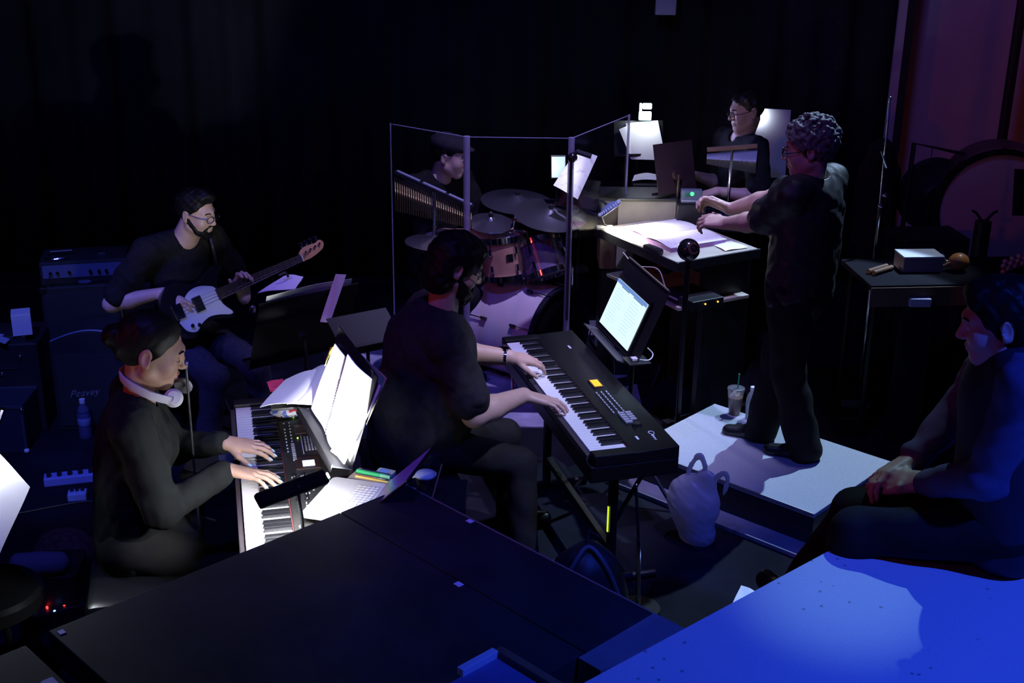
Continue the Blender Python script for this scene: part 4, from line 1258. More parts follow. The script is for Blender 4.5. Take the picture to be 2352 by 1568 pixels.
for sx in (-1, 1):
    for sy in (-1, 1):
        MB().cyl((.03 + sx * .11, sy * .08, 0), (.03 + sx * .11, sy * .08, .715), .010, seg=8).build('leg', STEEL, ct)
# ------------------------------------------------------------------ bearded man's screen
mst = thing('music_stand', 'black music stand behind the stage piano carrying the bright screen', 'music stand', (.55, 5.50, 0), KY2)
def L2(p):
    q = V(*p) - V(.55, 5.50, 0); return V(q[0] * .274 - q[1] * .962, q[0] * .962 + q[1] * .274, q[2])


sBL, sBR, sTL, sTR = [L2(p) for p in ((.412, 5.705, .802), (.511, 5.325, .802), (.493, 5.734, 1.009), (.603, 5.352, 1.009))]
sx_ = unit(sBR - sBL); sn_ = unit((sTL + sTR) / 2 - (sBL + sBR) / 2); sb_ = unit(np.cross(sn_, sx_)); sb_ = sb_ if sb_[1] > 0 else -sb_
c0 = (sBL + sBR + sTL + sTR) / 4; sw = np.linalg.norm(sBR - sBL); sh_ = np.linalg.norm((sTL + sTR) / 2 - (sBL + sBR) / 2)
MB().box(c0 + sb_ * .022 + sn_ * .035 + sx_ * .03, (sw + .14, sh_ + .14, .004), (sx_, sn_, sb_)).build('desk', LEDST, mst, bevel=.001)
led = (sBL + sBR) / 2 - sn_ * .045
MB().box(led - sb_ * .012, (sw + .10, .075, .005), (sx_, sb_, sn_)).build('ledge', LITLEDGE, mst, bevel=.001)
MB().box(c0 + sb_ * .016 + sn_ * (sh_ / 2 + .105) + sx_ * .03, (sw + .12, .006, .006), (sx_, sn_, sb_)).build('rim_glint', mat('yellow_rim_glint', (.55, .5, .36), .35, metal=.7), mst)  # yellowish glint along the desk edge put in as a strip
qq = c0 + sb_ * .06
MB().cyl(qq - sb_ * .035, qq, .03).build('tilt_hub', LEDST, mst)
MB().cyl((qq[0], qq[1], .08), qq, .012, seg=10).build('shaft', LEDST, mst)
for a in (.5, 2.6, 4.7):
    MB().tube([(qq[0], qq[1], .30), (qq[0] + .30 * math.cos(a), qq[1] + .30 * math.sin(a), .008)], .009, 8).build('leg', LEDST, mst)
mon = thing('monitor', 'bright tablet screen showing a two-column page on the piano stand', 'screen', (.55, 5.50, 0), KY2)
MB().box(c0 + sb_ * .008, (sw + .035, sh_ + .045, .012), (sx_, sn_, sb_)).build('bezel', BLKG, mon, bevel=.003)
SCRB = mat('screen_white', (.1, .1, .1), .2, emit=(.72, .93, 1), estr=1.05)
SCRT = mat('screen_header_blue', (.05, .1, .2), .2, emit=(.16, .30, .62), estr=.9)
SCRG = mat('screen_text_grey', (.05, .1, .2), .2, emit=(.50, .76, .86), estr=.95)
SCRD = mat('screen_text_dark', (.02, .05, .1), .2, emit=(.06, .16, .34), estr=.9)
MB().box(c0, (sw, sh_, .003), (sx_, sn_, sb_)).build('screen', SCRB, mon)
hdr = MB().box(c0 + sn_ * (sh_ / 2 - .008) - sb_ * .003, (sw, .016, .002), (sx_, sn_, sb_)).build('header_bar', SCRT, mon)
for xx, ww in ((-.07, .10), (.10, .12)):
    MB().box(c0 + sn_ * (sh_ / 2 - .019) - sb_ * .0035 + sx_ * xx, (ww, .004, .002), (sx_, sn_, sb_)).build('heading', SCRD, mon)
rg = np.random.default_rng(2)
for col in (-1, 1):
    for i in range(11):
        ww = rg.uniform(.08, .14)
        MB().box(c0 + sn_ * (sh_ / 2 - .038 - i * .0145) - sb_ * .002 + sx_ * (col * .095 - .07 + ww / 2), (ww, .0022, .001), (sx_, sn_, sb_)).build('text_line', SCRG, mon)
adp = thing('cable_adapter', 'small white adapter with white cable at the foot of the screen', 'cable', (.52, 5.25, .785), KY2)
MB().box((.0, .02, .006), (.030, .030, .012)).build('plug', WHITEP, adp, bevel=.002)
MB().tube(curve_pts([(.01, .03, .006), (.03, .075, .006), (.0, .105, .02), (-.03, .09, .04)], 16), .003, 6).build('cable', WHITEP, adp, smooth=True)
MB().box((.0, .03, -.004), (.10, .10, .006)).build('tray', BLK, adp)
# watch
wl = JM['wrL']; fd = unit(JM['wrL'] - JM['elL']); t1 = unit(np.cross(fd, V(0, 0, 1))); t2 = np.cross(fd, t1); t2 = t2 if t2[2] > 0 else -t2
wt = thing('wristwatch', 'steel wristwatch on the bearded man\'s left wrist', 'watch', tuple(wl))
MB().lathe([(.034, -.010), (.036, -.010), (.036, .010), (.034, .010), (.034, -.010)], 22, -fd * .02, (t1, t2, fd)).build('strap', CHROME, wt, smooth=True)
MB().cyl(-fd * .02 + t2 * .032, -fd * .02 + t2 * .042, .017).build('case', CHROME, wt, smooth=True)

# cables and floor things between the keyboards
def cable(label, pts, r, m):
    o = MB().tube(curve_pts(pts, 40), r, 6).build('cable', m, smooth=True); return tag(o, label, 'cable')


cable('pale cable looping on the floor behind the lit score', [(-.34, 4.85, .008), (-.44, 4.93, .008), (-.52, 4.84, .008), (-.545, 4.72, .008), (-.66, 4.66, .008), (-.80, 4.70, .008)], .005, mat('grey_cable', (.55, .55, .6), .5))
cable('black cable trailing on the floor beside the pedals', [(-2.3, 5.2, .006), (-1.9, 5.35, .006), (-1.6, 5.1, .006), (-1.7, 4.7, .006), (-2.0, 4.4, .006)], .005, BLK)
cable('black cable hanging below the piano screen', [(.37, 5.66, .78), (.33, 5.60, .60), (.36, 5.48, .40), (.46, 5.44, .62), (.45, 5.38, .77)], .004, BLK)
cable('thin black cable crossing the floor under the podium desk', [(.9, 6.2, .006), (.6, 6.0, .006), (.75, 5.8, .006), (.45, 5.9, .006), (.3, 6.3, .006)], .005, BLK)
bp = thing('backpack', 'dark slumped backpack on the floor below the stage piano', 'bag', (.30, 4.36, 0))
BPK = mat('black_nylon', (.016, .016, .020), .5, var=.2, scale=40)
s_ = SDF(); s_.ell((.30, 4.36, .15), (.16, .13, .17), k=.03); s_.ell((.30, 4.34, .26), (.12, .10, .13), k=.06); s_.ell((.31, 4.24, .12), (.11, .06, .10), k=.03)
s_.noise(.006, 35, 3, 6); s_.plane((0, 0, .004), (0, 0, -1))
sdf_part(s_, 'bag_body', .008, BPK, bp, (.30, 4.36, 0))
MB().tube(curve_pts([(-.12, -.06, .18), (-.06, -.10, .33), (.0, -.07, .40), (.07, -.10, .33), (.14, -.08, .15), (.20, -.12, .04)], 24), .009, 8).build('strap', mat('grey_webbing', (.10, .10, .12), .5), bp, smooth=True)
MB().tube([(0, -.02, .38), (.0, .0, .43), (.05, .02, .39)], .008, 8).build('grab_handle', BPK, bp)
pd_ = thing('sustain_pedal', 'silver sustain pedal on the floor beside the backpack', 'pedal', (.475, 4.40, 0), -1.2)
MB().box((0, 0, .02), (.20, .07, .04)).build('base', BLK, pd_, bevel=.004)
MB().box((-.07, 0, .055), (.17, .035, .008), (V(.97, 0, .25), V(0, 1, 0), V(-.25, 0, .97))).build('lever', CHROME, pd_, bevel=.003)
mps = thing('microphone_stand', 'slim dark boom stand leaning beside the stage piano', 'stand', (.52, 4.46, 0))
MB().cyl((0, 0, 0), (0, 0, .03), .09, seg=20).build('base', STEEL, mps)
MB().cyl((0, 0, .03), (-.012, .0, .34), .010, seg=10).build('tube', CHROME, mps)
MB().cyl((-.012, 0, .34), (-.03, .02, .56), .006, seg=8).build('upper_tube', STEEL, mps)
MB().ball((-.03, .02, .565), .010).build('tip', CHROME, mps, smooth=True)

# ------------------------------------------------------------------ plastic bag
OB = V(.845, 5.035, 0)
bg = thing('carrier_bag', 'translucent white plastic carrier bag standing by the podium', 'bag', tuple(OB))
sd = SDF(); bx = unit((.80, -.60, 0)); by = unit((.60, .80, 0))
sd.cone(OB + bx * -.02 + V(0, 0, .065), OB + bx * -.05 + V(0, 0, .19), .090, .120, k=.03, flat=(by, .65))
sd.cone(OB + V(0, 0, .21) + bx * -.035, OB + V(0, 0, .31) + bx * .01, .108, .055, k=.04, flat=(by, .55))
for sg in (-1, 1):
    c_ = OB + V(0, 0, .29) + bx * (-.045 if sg < 0 else .070)
    hw, hh_ = (.040, .135) if sg < 0 else (.030, .090)
    ln = bx * (.030 if sg > 0 else .022)
    pts = [c_ - bx * hw, c_ - bx * hw * .75 + ln * .5 + V(0, 0, hh_ * .6), c_ + ln + V(0, 0, hh_), c_ + bx * hw * .8 + ln * .6 + V(0, 0, hh_ * .55), c_ + bx * hw - V(0, 0, .01)]
    pts = curve_pts(pts, 14)
    for a, b in zip(pts[:-1], pts[1:]):
        sd.cone(a, b, .011, .011, k=.006, flat=(by, .6))
sd.noise(.0032, 40, 6, 7).noise(.0012, 130, 8, 5)
sd.plane(OB + V(0, 0, .003), (0, 0, -1))
sdf_part(sd, 'film', .0045, haze_plastic('milky_bag_film', (.82, .80, .84), .18), bg, OB)
inn = SDF(); inn.ell(OB + V(0, 0, .09), (.050, .042, .075), k=.02); inn.ell(OB + bx * .02 + V(0, 0, .17), (.045, .035, .05), k=.02)
sdf_part(inn, 'contents', .006, mat('bag_contents', (.25, .22, .28), .6), bg, OB)

# ------------------------------------------------------------------ drinks on the podium
ic = thing('iced_coffee', 'clear cup of iced coffee with green straw on the podium', 'cup', (1.150, 6.070, .175))
PET = clear_mat('clear_pet', (.93, .94, .96), fres=1.35)
FROST = haze_plastic('frosted_cup', (.7, .7, .72), .80)
MB().lathe([(.0001, 0), (.029, 0), (.042, .135), (.044, .138)], 28).build('cup_wall', FROST, ic, smooth=True)
MB().lathe([(.0001, .004), (.0275, .004), (.037, .098), (.0001, .098)], 28).build('coffee', mat('coffee_brown', (.17, .065, .022), .25), ic, smooth=True)
ice_me = MB().box((0, 0, 0), (.020, .020, .018)).mesh('ice_cube'); ice_me.materials.append(haze_plastic('ice', (.75, .6, .5), .4))
for i, (a, b, c) in enumerate(((.012, .008, .103), (-.014, .006, .100), (.0, -.016, .104), (.006, .018, .108), (-.006, -.002, .116))):
    k = put('ice_cube', ice_me, ic); k.location = (a, b, c); k.rotation_euler = (i, i * .7, i * 1.3)
MB().lathe([(.0445, .136), (.0455, .142), (.043, .147), (.036, .149), (.034, .1455), (.0001, .1455)], 28).build('lid', FROST, ic, smooth=True)
MB().cyl((.004, .004, .01), (.010, -.002, .225), .0042, seg=10).build('straw', mat('green_straw', (.02, .35, .14), .4), ic)
wb = thing('water_bottle', 'clear half-full water bottle beside the iced coffee', 'bottle', (1.225, 6.010, .175))
MB().lathe([(.0001, 0), (.028, 0), (.031, .006), (.029, .03), (.031, .045), (.031, .11), (.024, .135), (.0125, .155), (.0125, .165)], 24).build('wall', haze_plastic('bottle_plastic', (.7, .7, .76), .62), wb, smooth=True)
MB().lathe([(.0001, .003), (.027, .003), (.029, .075), (.0001, .075)], 24).build('water', clear_mat('water', (.8, .85, .95), fres=1.33), wb, smooth=True)
MB().cyl((0, 0, .160), (0, 0, .178), .0145).build('cap', WHITEP, wb, smooth=True)

# ------------------------------------------------------------------ conductor desk
tY = math.atan2(-.866, .50); OT = V(.872, 6.64, 0)
DESKT = mat('tan_desk_top', (.46, .42, .32), .55, var=.08, scale=12)
dt = thing('conductor_desk', 'wide dark conductor desk with a pale tan top', 'desk', tuple(OT), tY)
MB().box((0, 0, .935), (.74, .54, .022)).build('top', DESKT, dt, bevel=.003)
MB().box((0, -.268, .925), (.76, .012, .05)).build('lip', BLK, dt, bevel=.002)
MB().box((.368, 0, .925), (.012, .54, .05)).build('lip', BLK, dt, bevel=.002)
MB().box((.05, -.02, .70), (.66, .46, .018)).build('lower_shelf', DESKT, dt, bevel=.002)
for sx in (-1, 1):
    MB().box((sx * .30, .10, .46), (.04, .30, .92)).build('leg_panel', BLK, dt, bevel=.003)
    MB().box((sx * .30, .05, .02), (.06, .56, .04)).build('foot', BLK, dt, bevel=.003)
def LT(p):
    q = V(*p) - OT; c, s = .50, -.866; return V(q[0] * c + q[1] * s, -q[0] * s + q[1] * c, q[2])


sc_ = thing('open_score', 'thick open conductor score lying on the lit desk', 'book', (OT[0], OT[1], .946), tY)
MB().box((-.02, -.005, .012), (.45, .36, .024)).build('page_block', mat('violet_page_edge', (.42, .22, .50), .7), sc_, bevel=.002)
o2 = V(-.02, -.005, 0)
for sg, nm in ((-1, 'left_page'), (1, 'right_page')):
    MB().sheet(lambda u, v, sg=sg: o2 + V(sg * u * .228, (v - .5) * .365, .0255 + .012 * math.sin(math.pi * min(1, u * 1.15)) * (1 - u * .4)), 14, 4, .0015).build(nm, PAGE, sc_, smooth=True)
loose = patch(LT((1.10, 6.40, .951)), LT((1.23, 6.47, .951)), LT((1.16, 6.60, .951)), LT((1.05, 6.52, .951)), .002).build('loose_page', PAPER)
loose.location = tuple(OT); loose.rotation_euler = (0, 0, tY); tag(loose, 'loose white page at the conductor\'s edge of the desk', 'paper')
pk = thing('handset', 'black handset lying on the near edge of the conductor desk', 'gadget', (.722, 6.372, .946), tY)
MB().box((0, 0, .016), (.13, .045, .032)).build('case', BLK, pk, bevel=.010, smooth=True)
MB().box((.01, 0, .033), (.05, .025, .002)).build('keypad', DGREY, pk)
# round lamp with finned rim
lr = thing('desk_lamp', 'round finned LED lamp clipped to the left corner of the conductor desk', 'lamp', (.52, 6.80, .946))
OL = V(.52, 6.80, .946); dc = V(.520, 6.752, 1.075) - OL
dn = unit(V(.60, -.20, -.78)); d1_ = unit(np.cross(dn, V(0, 0, 1))); d2_ = np.cross(dn, d1_)
LBLUE = mat('blue_grey_lamp_shell', (.12, .16, .34), .35)
MB().lathe([(.0001, -.030), (.030, -.028), (.058, -.012), (.066, .0), (.066, .008), (.060, .012)], 32, dc, (d1_, d2_, dn)).build('shell', LBLUE, lr, smooth=True)
for i in range(26):
    a = 6.283 * i / 26; w = d1_ * math.cos(a) + d2_ * math.sin(a)
    MB().box(dc + w * .065 - dn * .006, (.012, .005, .016), (w, np.cross(dn, w), dn)).build('fin', mat('pale_fin', (.55, .60, .75), .4), lr)
MB().lathe([(.0001, .010), (.056, .010)], 28, dc, (d1_, d2_, dn)).build('diffuser', mat('lamp_diffuser', (1, 1, 1), .4, emit=(1, .97, .80), estr=22), lr)
MB().tube(curve_pts([dc - dn * .028, dc - dn * .06 + V(-.03, .01, .0), V(-.03, .02, .04), V(0, .0, .012)], 14), .007, 8).build('arm', BLK, lr, smooth=True)
MB().box((-.02, .01, .008), (.09, .05, .018)).build('clip', mat('white_clip', (.5, .5, .5), .5), lr, bevel=.004)
lamp_area('desk_lamp_light', tuple(dc + dn * .014), tuple(dn), .10, .10, 7.5, color=(1, .97, .84), parent=lr, spread=92)
# glossy ball camera
wc = thing('ball_camera', 'glossy black ball on a stem at the near corner of the desk', 'camera', (.86, 6.06, 0))
MB().ball((0, 0, 1.055), .056, 26, 16).build('ball', BLKG, wc, smooth=True)
MB().lathe([(.030, .0), (.030, .010), (.020, .012)], 20, V(0, 0, 1.055) + unit(V(.3, -.8, .35)) * .046, (unit(np.cross(V(.3, -.8, .35), V(0, 0, 1))), unit(np.cross(np.cross(V(.3, -.8, .35), V(0, 0, 1)), V(.3, -.8, .35))), unit(V(.3, -.8, .35)))).build('lens_ring', mat('dark_red_gloss', (.08, .03, .035), .15), wc, smooth=True)
MB().cyl((0, 0, .02), (0, 0, 1.0), .014).build('stem', STEEL, wc)
MB().cyl((0, 0, .0), (0, 0, .02), .13, seg=24).build('foot', STEEL, wc)
# boxes under the desk with LEDs
rx = thing('receiver_box', 'black radio receiver with two amber lights on the lower desk shelf', 'electronics', (.93, 6.40, .711), tY)
MB().box((.10, -.06, .025), (.26, .20, .05)).build('case', BLK, rx, bevel=.004)
for a, b in ((.02, .0), (.10, .0)):
    MB().ball((.232, -.10 + a, .030), .0045, 8, 6).build('amber_light', LEDY, rx, smooth=True)
MB().box((.06, -.165, .03), (.10, .004, .008)).build('print_mark', PRINT, rx)
for i, (a, b) in enumerate(((-.18, -.12), (-.08, -.16), (-.15, .05))):
    bxo = thing('transmitter_pack', ('small black belt pack at the left end of the lower desk shelf', 'small black belt pack at the front of the lower desk shelf', 'small black belt pack at the back of the lower desk shelf')[i], 'electronics', tuple(OT + V(a * .5 - b * -.866, a * -.866 + b * .5, .709)), tY + i)
    MB().box((0, 0, .012), (.09, .06, .024)).build('case', BLK, bxo, bevel=.004)
    MB().box((.02, 0, .0245), (.03, .03, .002)).build('label_plate', mat('cream_label', (.55, .52, .40), .6), bxo)
    MB().cyl((-.045, .01, .012), (-.085, .015, .014), .005).build('antenna', CHROME, bxo)
cable('black cable coiled on the lower desk shelf', [(.66, 6.55, .72), (.70, 6.42, .76), (.78, 6.36, .73), (.72, 6.30, .80), (.66, 6.40, .86), (.60, 6.50, .78)], .005, BLK)
cable('pale cord looping under the desk edge', [(.58, 6.52, .90), (.64, 6.42, .86), (.74, 6.30, .88), (.78, 6.26, .80)], .003, mat('pale_cord', (.5, .5, .45), .5))
# crate behind desk with green-lit device
gb = thing('flight_case', 'olive grey box behind the conductor desk catching lamp light', 'case', (.70, 7.08, 0), -.0)
MB().box((0, .04, .46), (.40, .24, .40)).build('rack', BLK, gb, bevel=.005)  # rack and base added in black to keep the lower face dark
MB().box((0, .04, .13), (.40, .24, .26)).build('dark_base', BLK, gb, bevel=.005)
MB().box((0, .04, .86), (.42, .26, .40)).build('body', mat('olive_grey_laminate', (.30, .29, .22), .6, var=.1, scale=10), gb, bevel=.005)
MB().box((0, .04, 1.068), (.43, .27, .016)).build('lid', BLK, gb, bevel=.003)
gd = thing('talkback_unit', 'small lit device with a green lamp behind the desk', 'electronics', (.985, 6.98, .0))
MB().box((0, 0, .53), (.16, .14, 1.06)).build('pedestal', BLK, gd, bevel=.004)
MB().box((0, -.02, 1.10), (.115, .05, .075)).build('case', mat('slate_case', (.14, .18, .24), .4), gd, bevel=.004)
MB().ball((.0, -.046, 1.118), (.012, .006, .012), 12, 8).build('green_lamp', mat('green_lamp', (.1, .6, .3), .3, emit=(.08, .9, .30), estr=1.1), gd, smooth=True)
MB().ball((-.025, -.046, 1.112), (.018, .003, .012), 12, 8).build('green_glow', mat('green_dim', (.02, .2, .08), .4), gd, smooth=True)
MB().box((0, -.047, 1.078), (.11, .003, .004)).build('front_strip', PRINT, gd)

# ------------------------------------------------------------------ drum kit
RUG = mat('pale_lavender_rug', (.34, .33, .42), .95, var=.3, scale=7, spec=.1)
rug = MB().box((-.15, 7.10, .004), (1.75, 1.70, .008)).build('added_rug', RUG); tag(rug, 'pale rug added under the drum kit for its light floor patches', 'rug')  # rug added so the floor shows pale lit patches
SHELL = mat('satin_white_shell', (.62, .52, .54), .35, var=.05, scale=12)
TOMSH = mat('amber_tom_shell', (.48, .26, .17), .3, var=.15, scale=10)
HOOPM = mat('dark_hoop', (.03, .03, .05), .25, metal=.5)
HEADM = mat('coated_head', (.55, .55, .60), .6)
BRONZE = mat('cymbal_bronze', (.42, .40, .46), .22, metal=.9)


def drum(label, name, c, axis, r, depth, shell, lugs=6, front=None, hoopm=None, badge=False, headback=None):
    c = V(*c); a = unit(axis); t = V(0, 0, 1) if abs(a[2]) < .9 else V(1, 0, 0); X = unit(np.cross(a, t)); Y = np.cross(a, X)
    d = thing(name, label, 'drum', tuple(c)); ax = (X, Y, a); hm = hoopm or CHROME; h = depth / 2
    MB().lathe([(r, -h), (r, h)], 40, (0, 0, 0), ax).build('shell', shell, d, smooth=True)
    MB().lathe([(.0001, h + .002), (r * .99, h + .002)], 40, (0, 0, 0), ax).build('batter_head', front or HEADM, d)
    MB().lathe([(r * .99, -h - .002), (.0001, -h - .002)], 40, (0, 0, 0), ax).build('bottom_head', headback or HEADM, d)
    for s in (-1, 1):
        q = s * h
        MB().lathe([(r + .002, q - .016), (r + .012, q - .016), (r + .012, q + .016), (r - .002, q + .016), (r + .002, q - .016)], 40, (0, 0, 0), ax).build('hoop', hm, d, smooth=True)
    for i in range(lugs):
        g = 6.283 * (i + .5) / lugs; w = X * math.cos(g) + Y * math.sin(g)
        for s in (-1, 1):
            MB().box(w * (r + .010) + a * s * h * .45, (.020, .016, .040), (w, np.cross(a, w), a)).build('lug', hm if hm is CHROME else DGREY, d, bevel=.003)
            MB().cyl(w * (r + .013) + a * s * h * .5, w * (r + .013) + a * s * (h + .02), .0035, seg=6).build('tension_rod', CHROME, d)
    if badge:
        w = unit(V(.25, -.93, .2)); w = unit(w - a * (w @ a))
        MB().box(w * (r + .002) + a * .01, (.004, .035, .040), (w, np.cross(a, w), a)).build('badge', BLKG, d)
        MB().box(w * (r + .003) + a * .01 + np.cross(a, w) * -.020, (.004, .004, .038), (w, np.cross(a, w), a)).build('badge_edge', mat('gold_edge', (.6, .5, .2), .3, metal=1), d)
    return d


fa = unit(V(.80, -.60, 0))
bd = drum('large white bass drum with a black front head', 'bass_drum', (.080, 6.995, .297), fa, .280, .46, SHELL, 8, front=BLKG, hoopm=HOOPM)
for s in (-1, 1):
    MB().tube([V(0, 0, -.05) + np.cross(V(0, 0, 1), fa) * s * .27 + fa * .10, V(0, 0, -.285) + np.cross(V(0, 0, 1), fa) * s * .38 + fa * .20], .008, 8).build('spur', CHROME, bd)
drum('orange-amber rack tom with a square badge above the bass drum', 'rack_tom', (-.050, 6.975, .735), V(-.12, .10, 1), .128, .215, TOMSH, 6, badge=True)
drum('small dark rack tom with chrome hoops on the right', 'rack_tom', (.165, 6.93, .740), V(-.30, .42, .85), .115, .19, mat('violet_dark_shell', (.16, .11, .20), .25), 6)
drum('chrome snare drum in front of the drummer', 'snare_drum', (-.17, 7.20, .63), V(0, 0, 1), .16, .13, CHROME, 8)
tmh = thing('tom_holder', 'chrome tom holder on top of the bass drum', 'stand', (.06, 6.96, .56))
MB().cyl((0, 0, 0), (0, 0, .22), .014).build('post', CHROME, tmh)
MB().tube([(0, 0, .18), (-.05, .0, .20), (-.08, .0, .18)], .010, 8).build('arm', CHROME, tmh)
MB().tube([(0, 0, .18), (.05, -.02, .20), (.08, -.02, .17)], .010, 8).build('arm', CHROME, tmh)
MB().box((.0, 0, .16), (.04, .035, .04)).build('clamp', CHROME, tmh, bevel=.004)


def cymbal(label, base, c, r, tilt, azim=0, name='cymbal_stand'):
    base, c = V(*base), V(*c); s = thing(name, label, 'cymbal', tuple(base)); a = unit(V(math.sin(tilt) * math.cos(azim), math.sin(tilt) * math.sin(azim), math.cos(tilt)))
    X = unit(np.cross(a, V(0, 1, .1))); Y = np.cross(a, X); q = c - base
    MB().lathe([(.006, .026), (r * .14, .022), (r * .2, .010), (r, -.018), (r, -.0195), (r * .2, .0085), (.006, .024)], 44, q, (X, Y, a)).build('cymbal', BRONZE, s, smooth=True)
    MB().cyl(q - a * .03, q + a * .055, .005, seg=8).build('tilter', CHROME, s)
    MB().cyl(q + a * .028, q + a * .045, .014, seg=12).build('felt', BLK, s)
    MB().tube([(0, 0, .25), (0, 0, q[2] * .65), q - a * .03], .011, 10).build('boom', CHROME, s)
    for k in (.3, 2.4, 4.5):
        MB().tube([(0, 0, .38), (.24 * math.cos(k), .24 * math.sin(k), .01)], .009, 8).build('leg', CHROME, s)
    return s


cymbal('crash cymbal on the right of the drum kit behind the shield post', (.34, 7.05, 0), (.205, 6.95, 1.00), .205, .22, -1.2)
cymbal('dark ride cymbal at the back of the drum kit', (-.02, 7.62, 0), (.02, 7.36, .97), .215, .12, -1.0)
cymbal('splash cymbal low at the centre of the drum kit', (-.12, 7.5, 0), (-.13, 7.02, .93), .13, .2, -1.3)
hh = cymbal('pair of hi-hat cymbals at the left of the drum kit', (-.42, 6.85, 0), (-.42, 6.85, .865), .18, .04, 0, 'hi_hat')
MB().lathe([(.006, -.03), (.036, -.026), (.18, .0), (.18, .0015), (.036, -.024), (.006, -.028)], 40, (0, 0, .835)).build('bottom_cymbal', BRONZE, hh, smooth=True)
# drum stick set / percussion rack
for i, (a, b, lab) in enumerate(((V(-.12, 7.05, .90), V(.22, 6.93, .80), 'pale drumstick over the small rack tom'), (V(-.02, 7.22, .89), V(.25, 7.05, .84), 'pale drumstick held over the toms'))):
    tag(MB().tube([a, a + (b - a) * .8, b], [.0075, .0065, .004], 8).build('drum_stick', MAPLE, smooth=True), lab, 'stick')
cap = thing('flat_cap', 'dark flat cap on the drummer\'s head', 'hat', tuple(PD(0, 0, .08)))
oc = PD(0, 0, .08); csd = SDF()
hfD = unit(V(.97, -.20, -.18)); hrD = unit(np.cross(hfD, V(0, 0, 1))); huD = np.cross(hrD, hfD)
csd.ell(PD(0, -.012, .072), (.092, .115, .060), [hrD, hfD, huD], k=.01); csd.ell(PD(0, .075, .062), (.062, .065, .012), [hrD, hfD, huD], k=.02)
csd.plane(PD(0, 0, .040), -huD)
sdf_part(csd, 'crown', .005, CHARCLOTH, cap, oc)

# clear shield
SHM = clear_mat('acrylic_shield', (.96, .96, .99), fres=1.06, rough=.08)
HING = haze_plastic('clear_hinge_post', (.55, .52, .75), .35)
posts = [(-.657, 6.75), (-.242, 6.435), (.288, 6.436), (.631, 7.083)]
shd = thing('drum_shield', 'clear acrylic drum shield of hinged panels', 'screen', (posts[1][0], posts[1][1], 0))
so = V(posts[1][0], posts[1][1], 0)
for (a, b) in zip(posts[:-1], posts[1:]):
    a, b = V(*a, 0), V(*b, 0); w = unit(b - a); L = np.linalg.norm(b - a); m_ = (a + b) / 2 - so
    p_ = MB().box(m_ + V(0, 0, .765), (L - .03, .006, 1.51), (w, np.cross(V(0, 0, 1), w), V(0, 0, 1))).build('panel', SHM, shd)
    MB().box(m_ + V(0, 0, 1.521), (L - .03, .006, .003), (w, np.cross(V(0, 0, 1), w), V(0, 0, 1))).build('panel_edge', HING, shd)
for i, (x, y) in enumerate(posts):
    r_ = (.004, .017, .016, .007)[i]
    MB().cyl(V(x, y, .01) - so, V(x, y, 1.525) - so, r_, seg=12).build('hinge_post', HING, shd, smooth=True)
shc = thing('clip_lamp', 'small black clip lamp fixed to the top of the shield post', 'lamp', (.288, 6.42, 1.43))
MB().tube([(0, 0, 0), (.03, -.02, .03), (.10, -.03, .01)], .014, 8).build('arm', BLK, shc, smooth=True)
MB().ball((.005, -.02, .0), .026, 12, 8).build('head', BLKG, shc, smooth=True)
MB().box((0, 0, -.45), (.014, .02, .85)).build('cable', BLK, shc)

# drummer's page and tablet
def sheet_thing(name, label, cat, pts, m, bulge=.0, th=.001):
    pts = [V(*p) for p in pts]; o = sum(pts) / 4
    t = patch(*[p - o for p in pts], bulge, th).build(name, m, smooth=True); t.location = tuple(o); return tag(t, label, cat)


sheet_thing('music_sheet', 'bright curved music sheet on the drummer\'s stand behind the shield post', 'paper', ((.213, 6.83, 1.182), (.347, 6.81, 1.110), (.451, 6.88, 1.335), (.339, 6.90, 1.365)), PAGE, .015)
dst = music_stand('black music stand with the drummer\'s bright sheet', (.35, 6.99, 0), (.45, .9), 1.02, .24, .16, .3)
ipd = thing('tablet', 'small glowing tablet beside the drummer\'s sheet', 'screen', (.245, 7.02, 1.18), .1)
MB().box((0, .004, .06), (.085, .008, .13), (V(1, 0, 0), V(0, .96, -.25), V(0, .25, .96))).build('case', BLK, ipd, bevel=.002)
MB().box((0, -.003, .06), (.075, .002, .115), (V(1, 0, 0), V(0, .96, -.25), V(0, .25, .96))).build('screen', mat('pale_cyan_screen', (.1, .1, .1), .2, emit=(.55, .78, 1), estr=1.1), ipd)
MB().cyl((0, .03, -1.165), (0, .03, .03), .010).build('pole', STEEL, ipd)
MB().cyl((0, .03, -1.165), (0, .03, -1.145), .12, seg=20).build('foot', STEEL, ipd)
lamp_area('drummer_sheet_light', (.02, .04, -.02), (.05, .48, -.22), .05, .03, .55, parent=shc, spread=100)

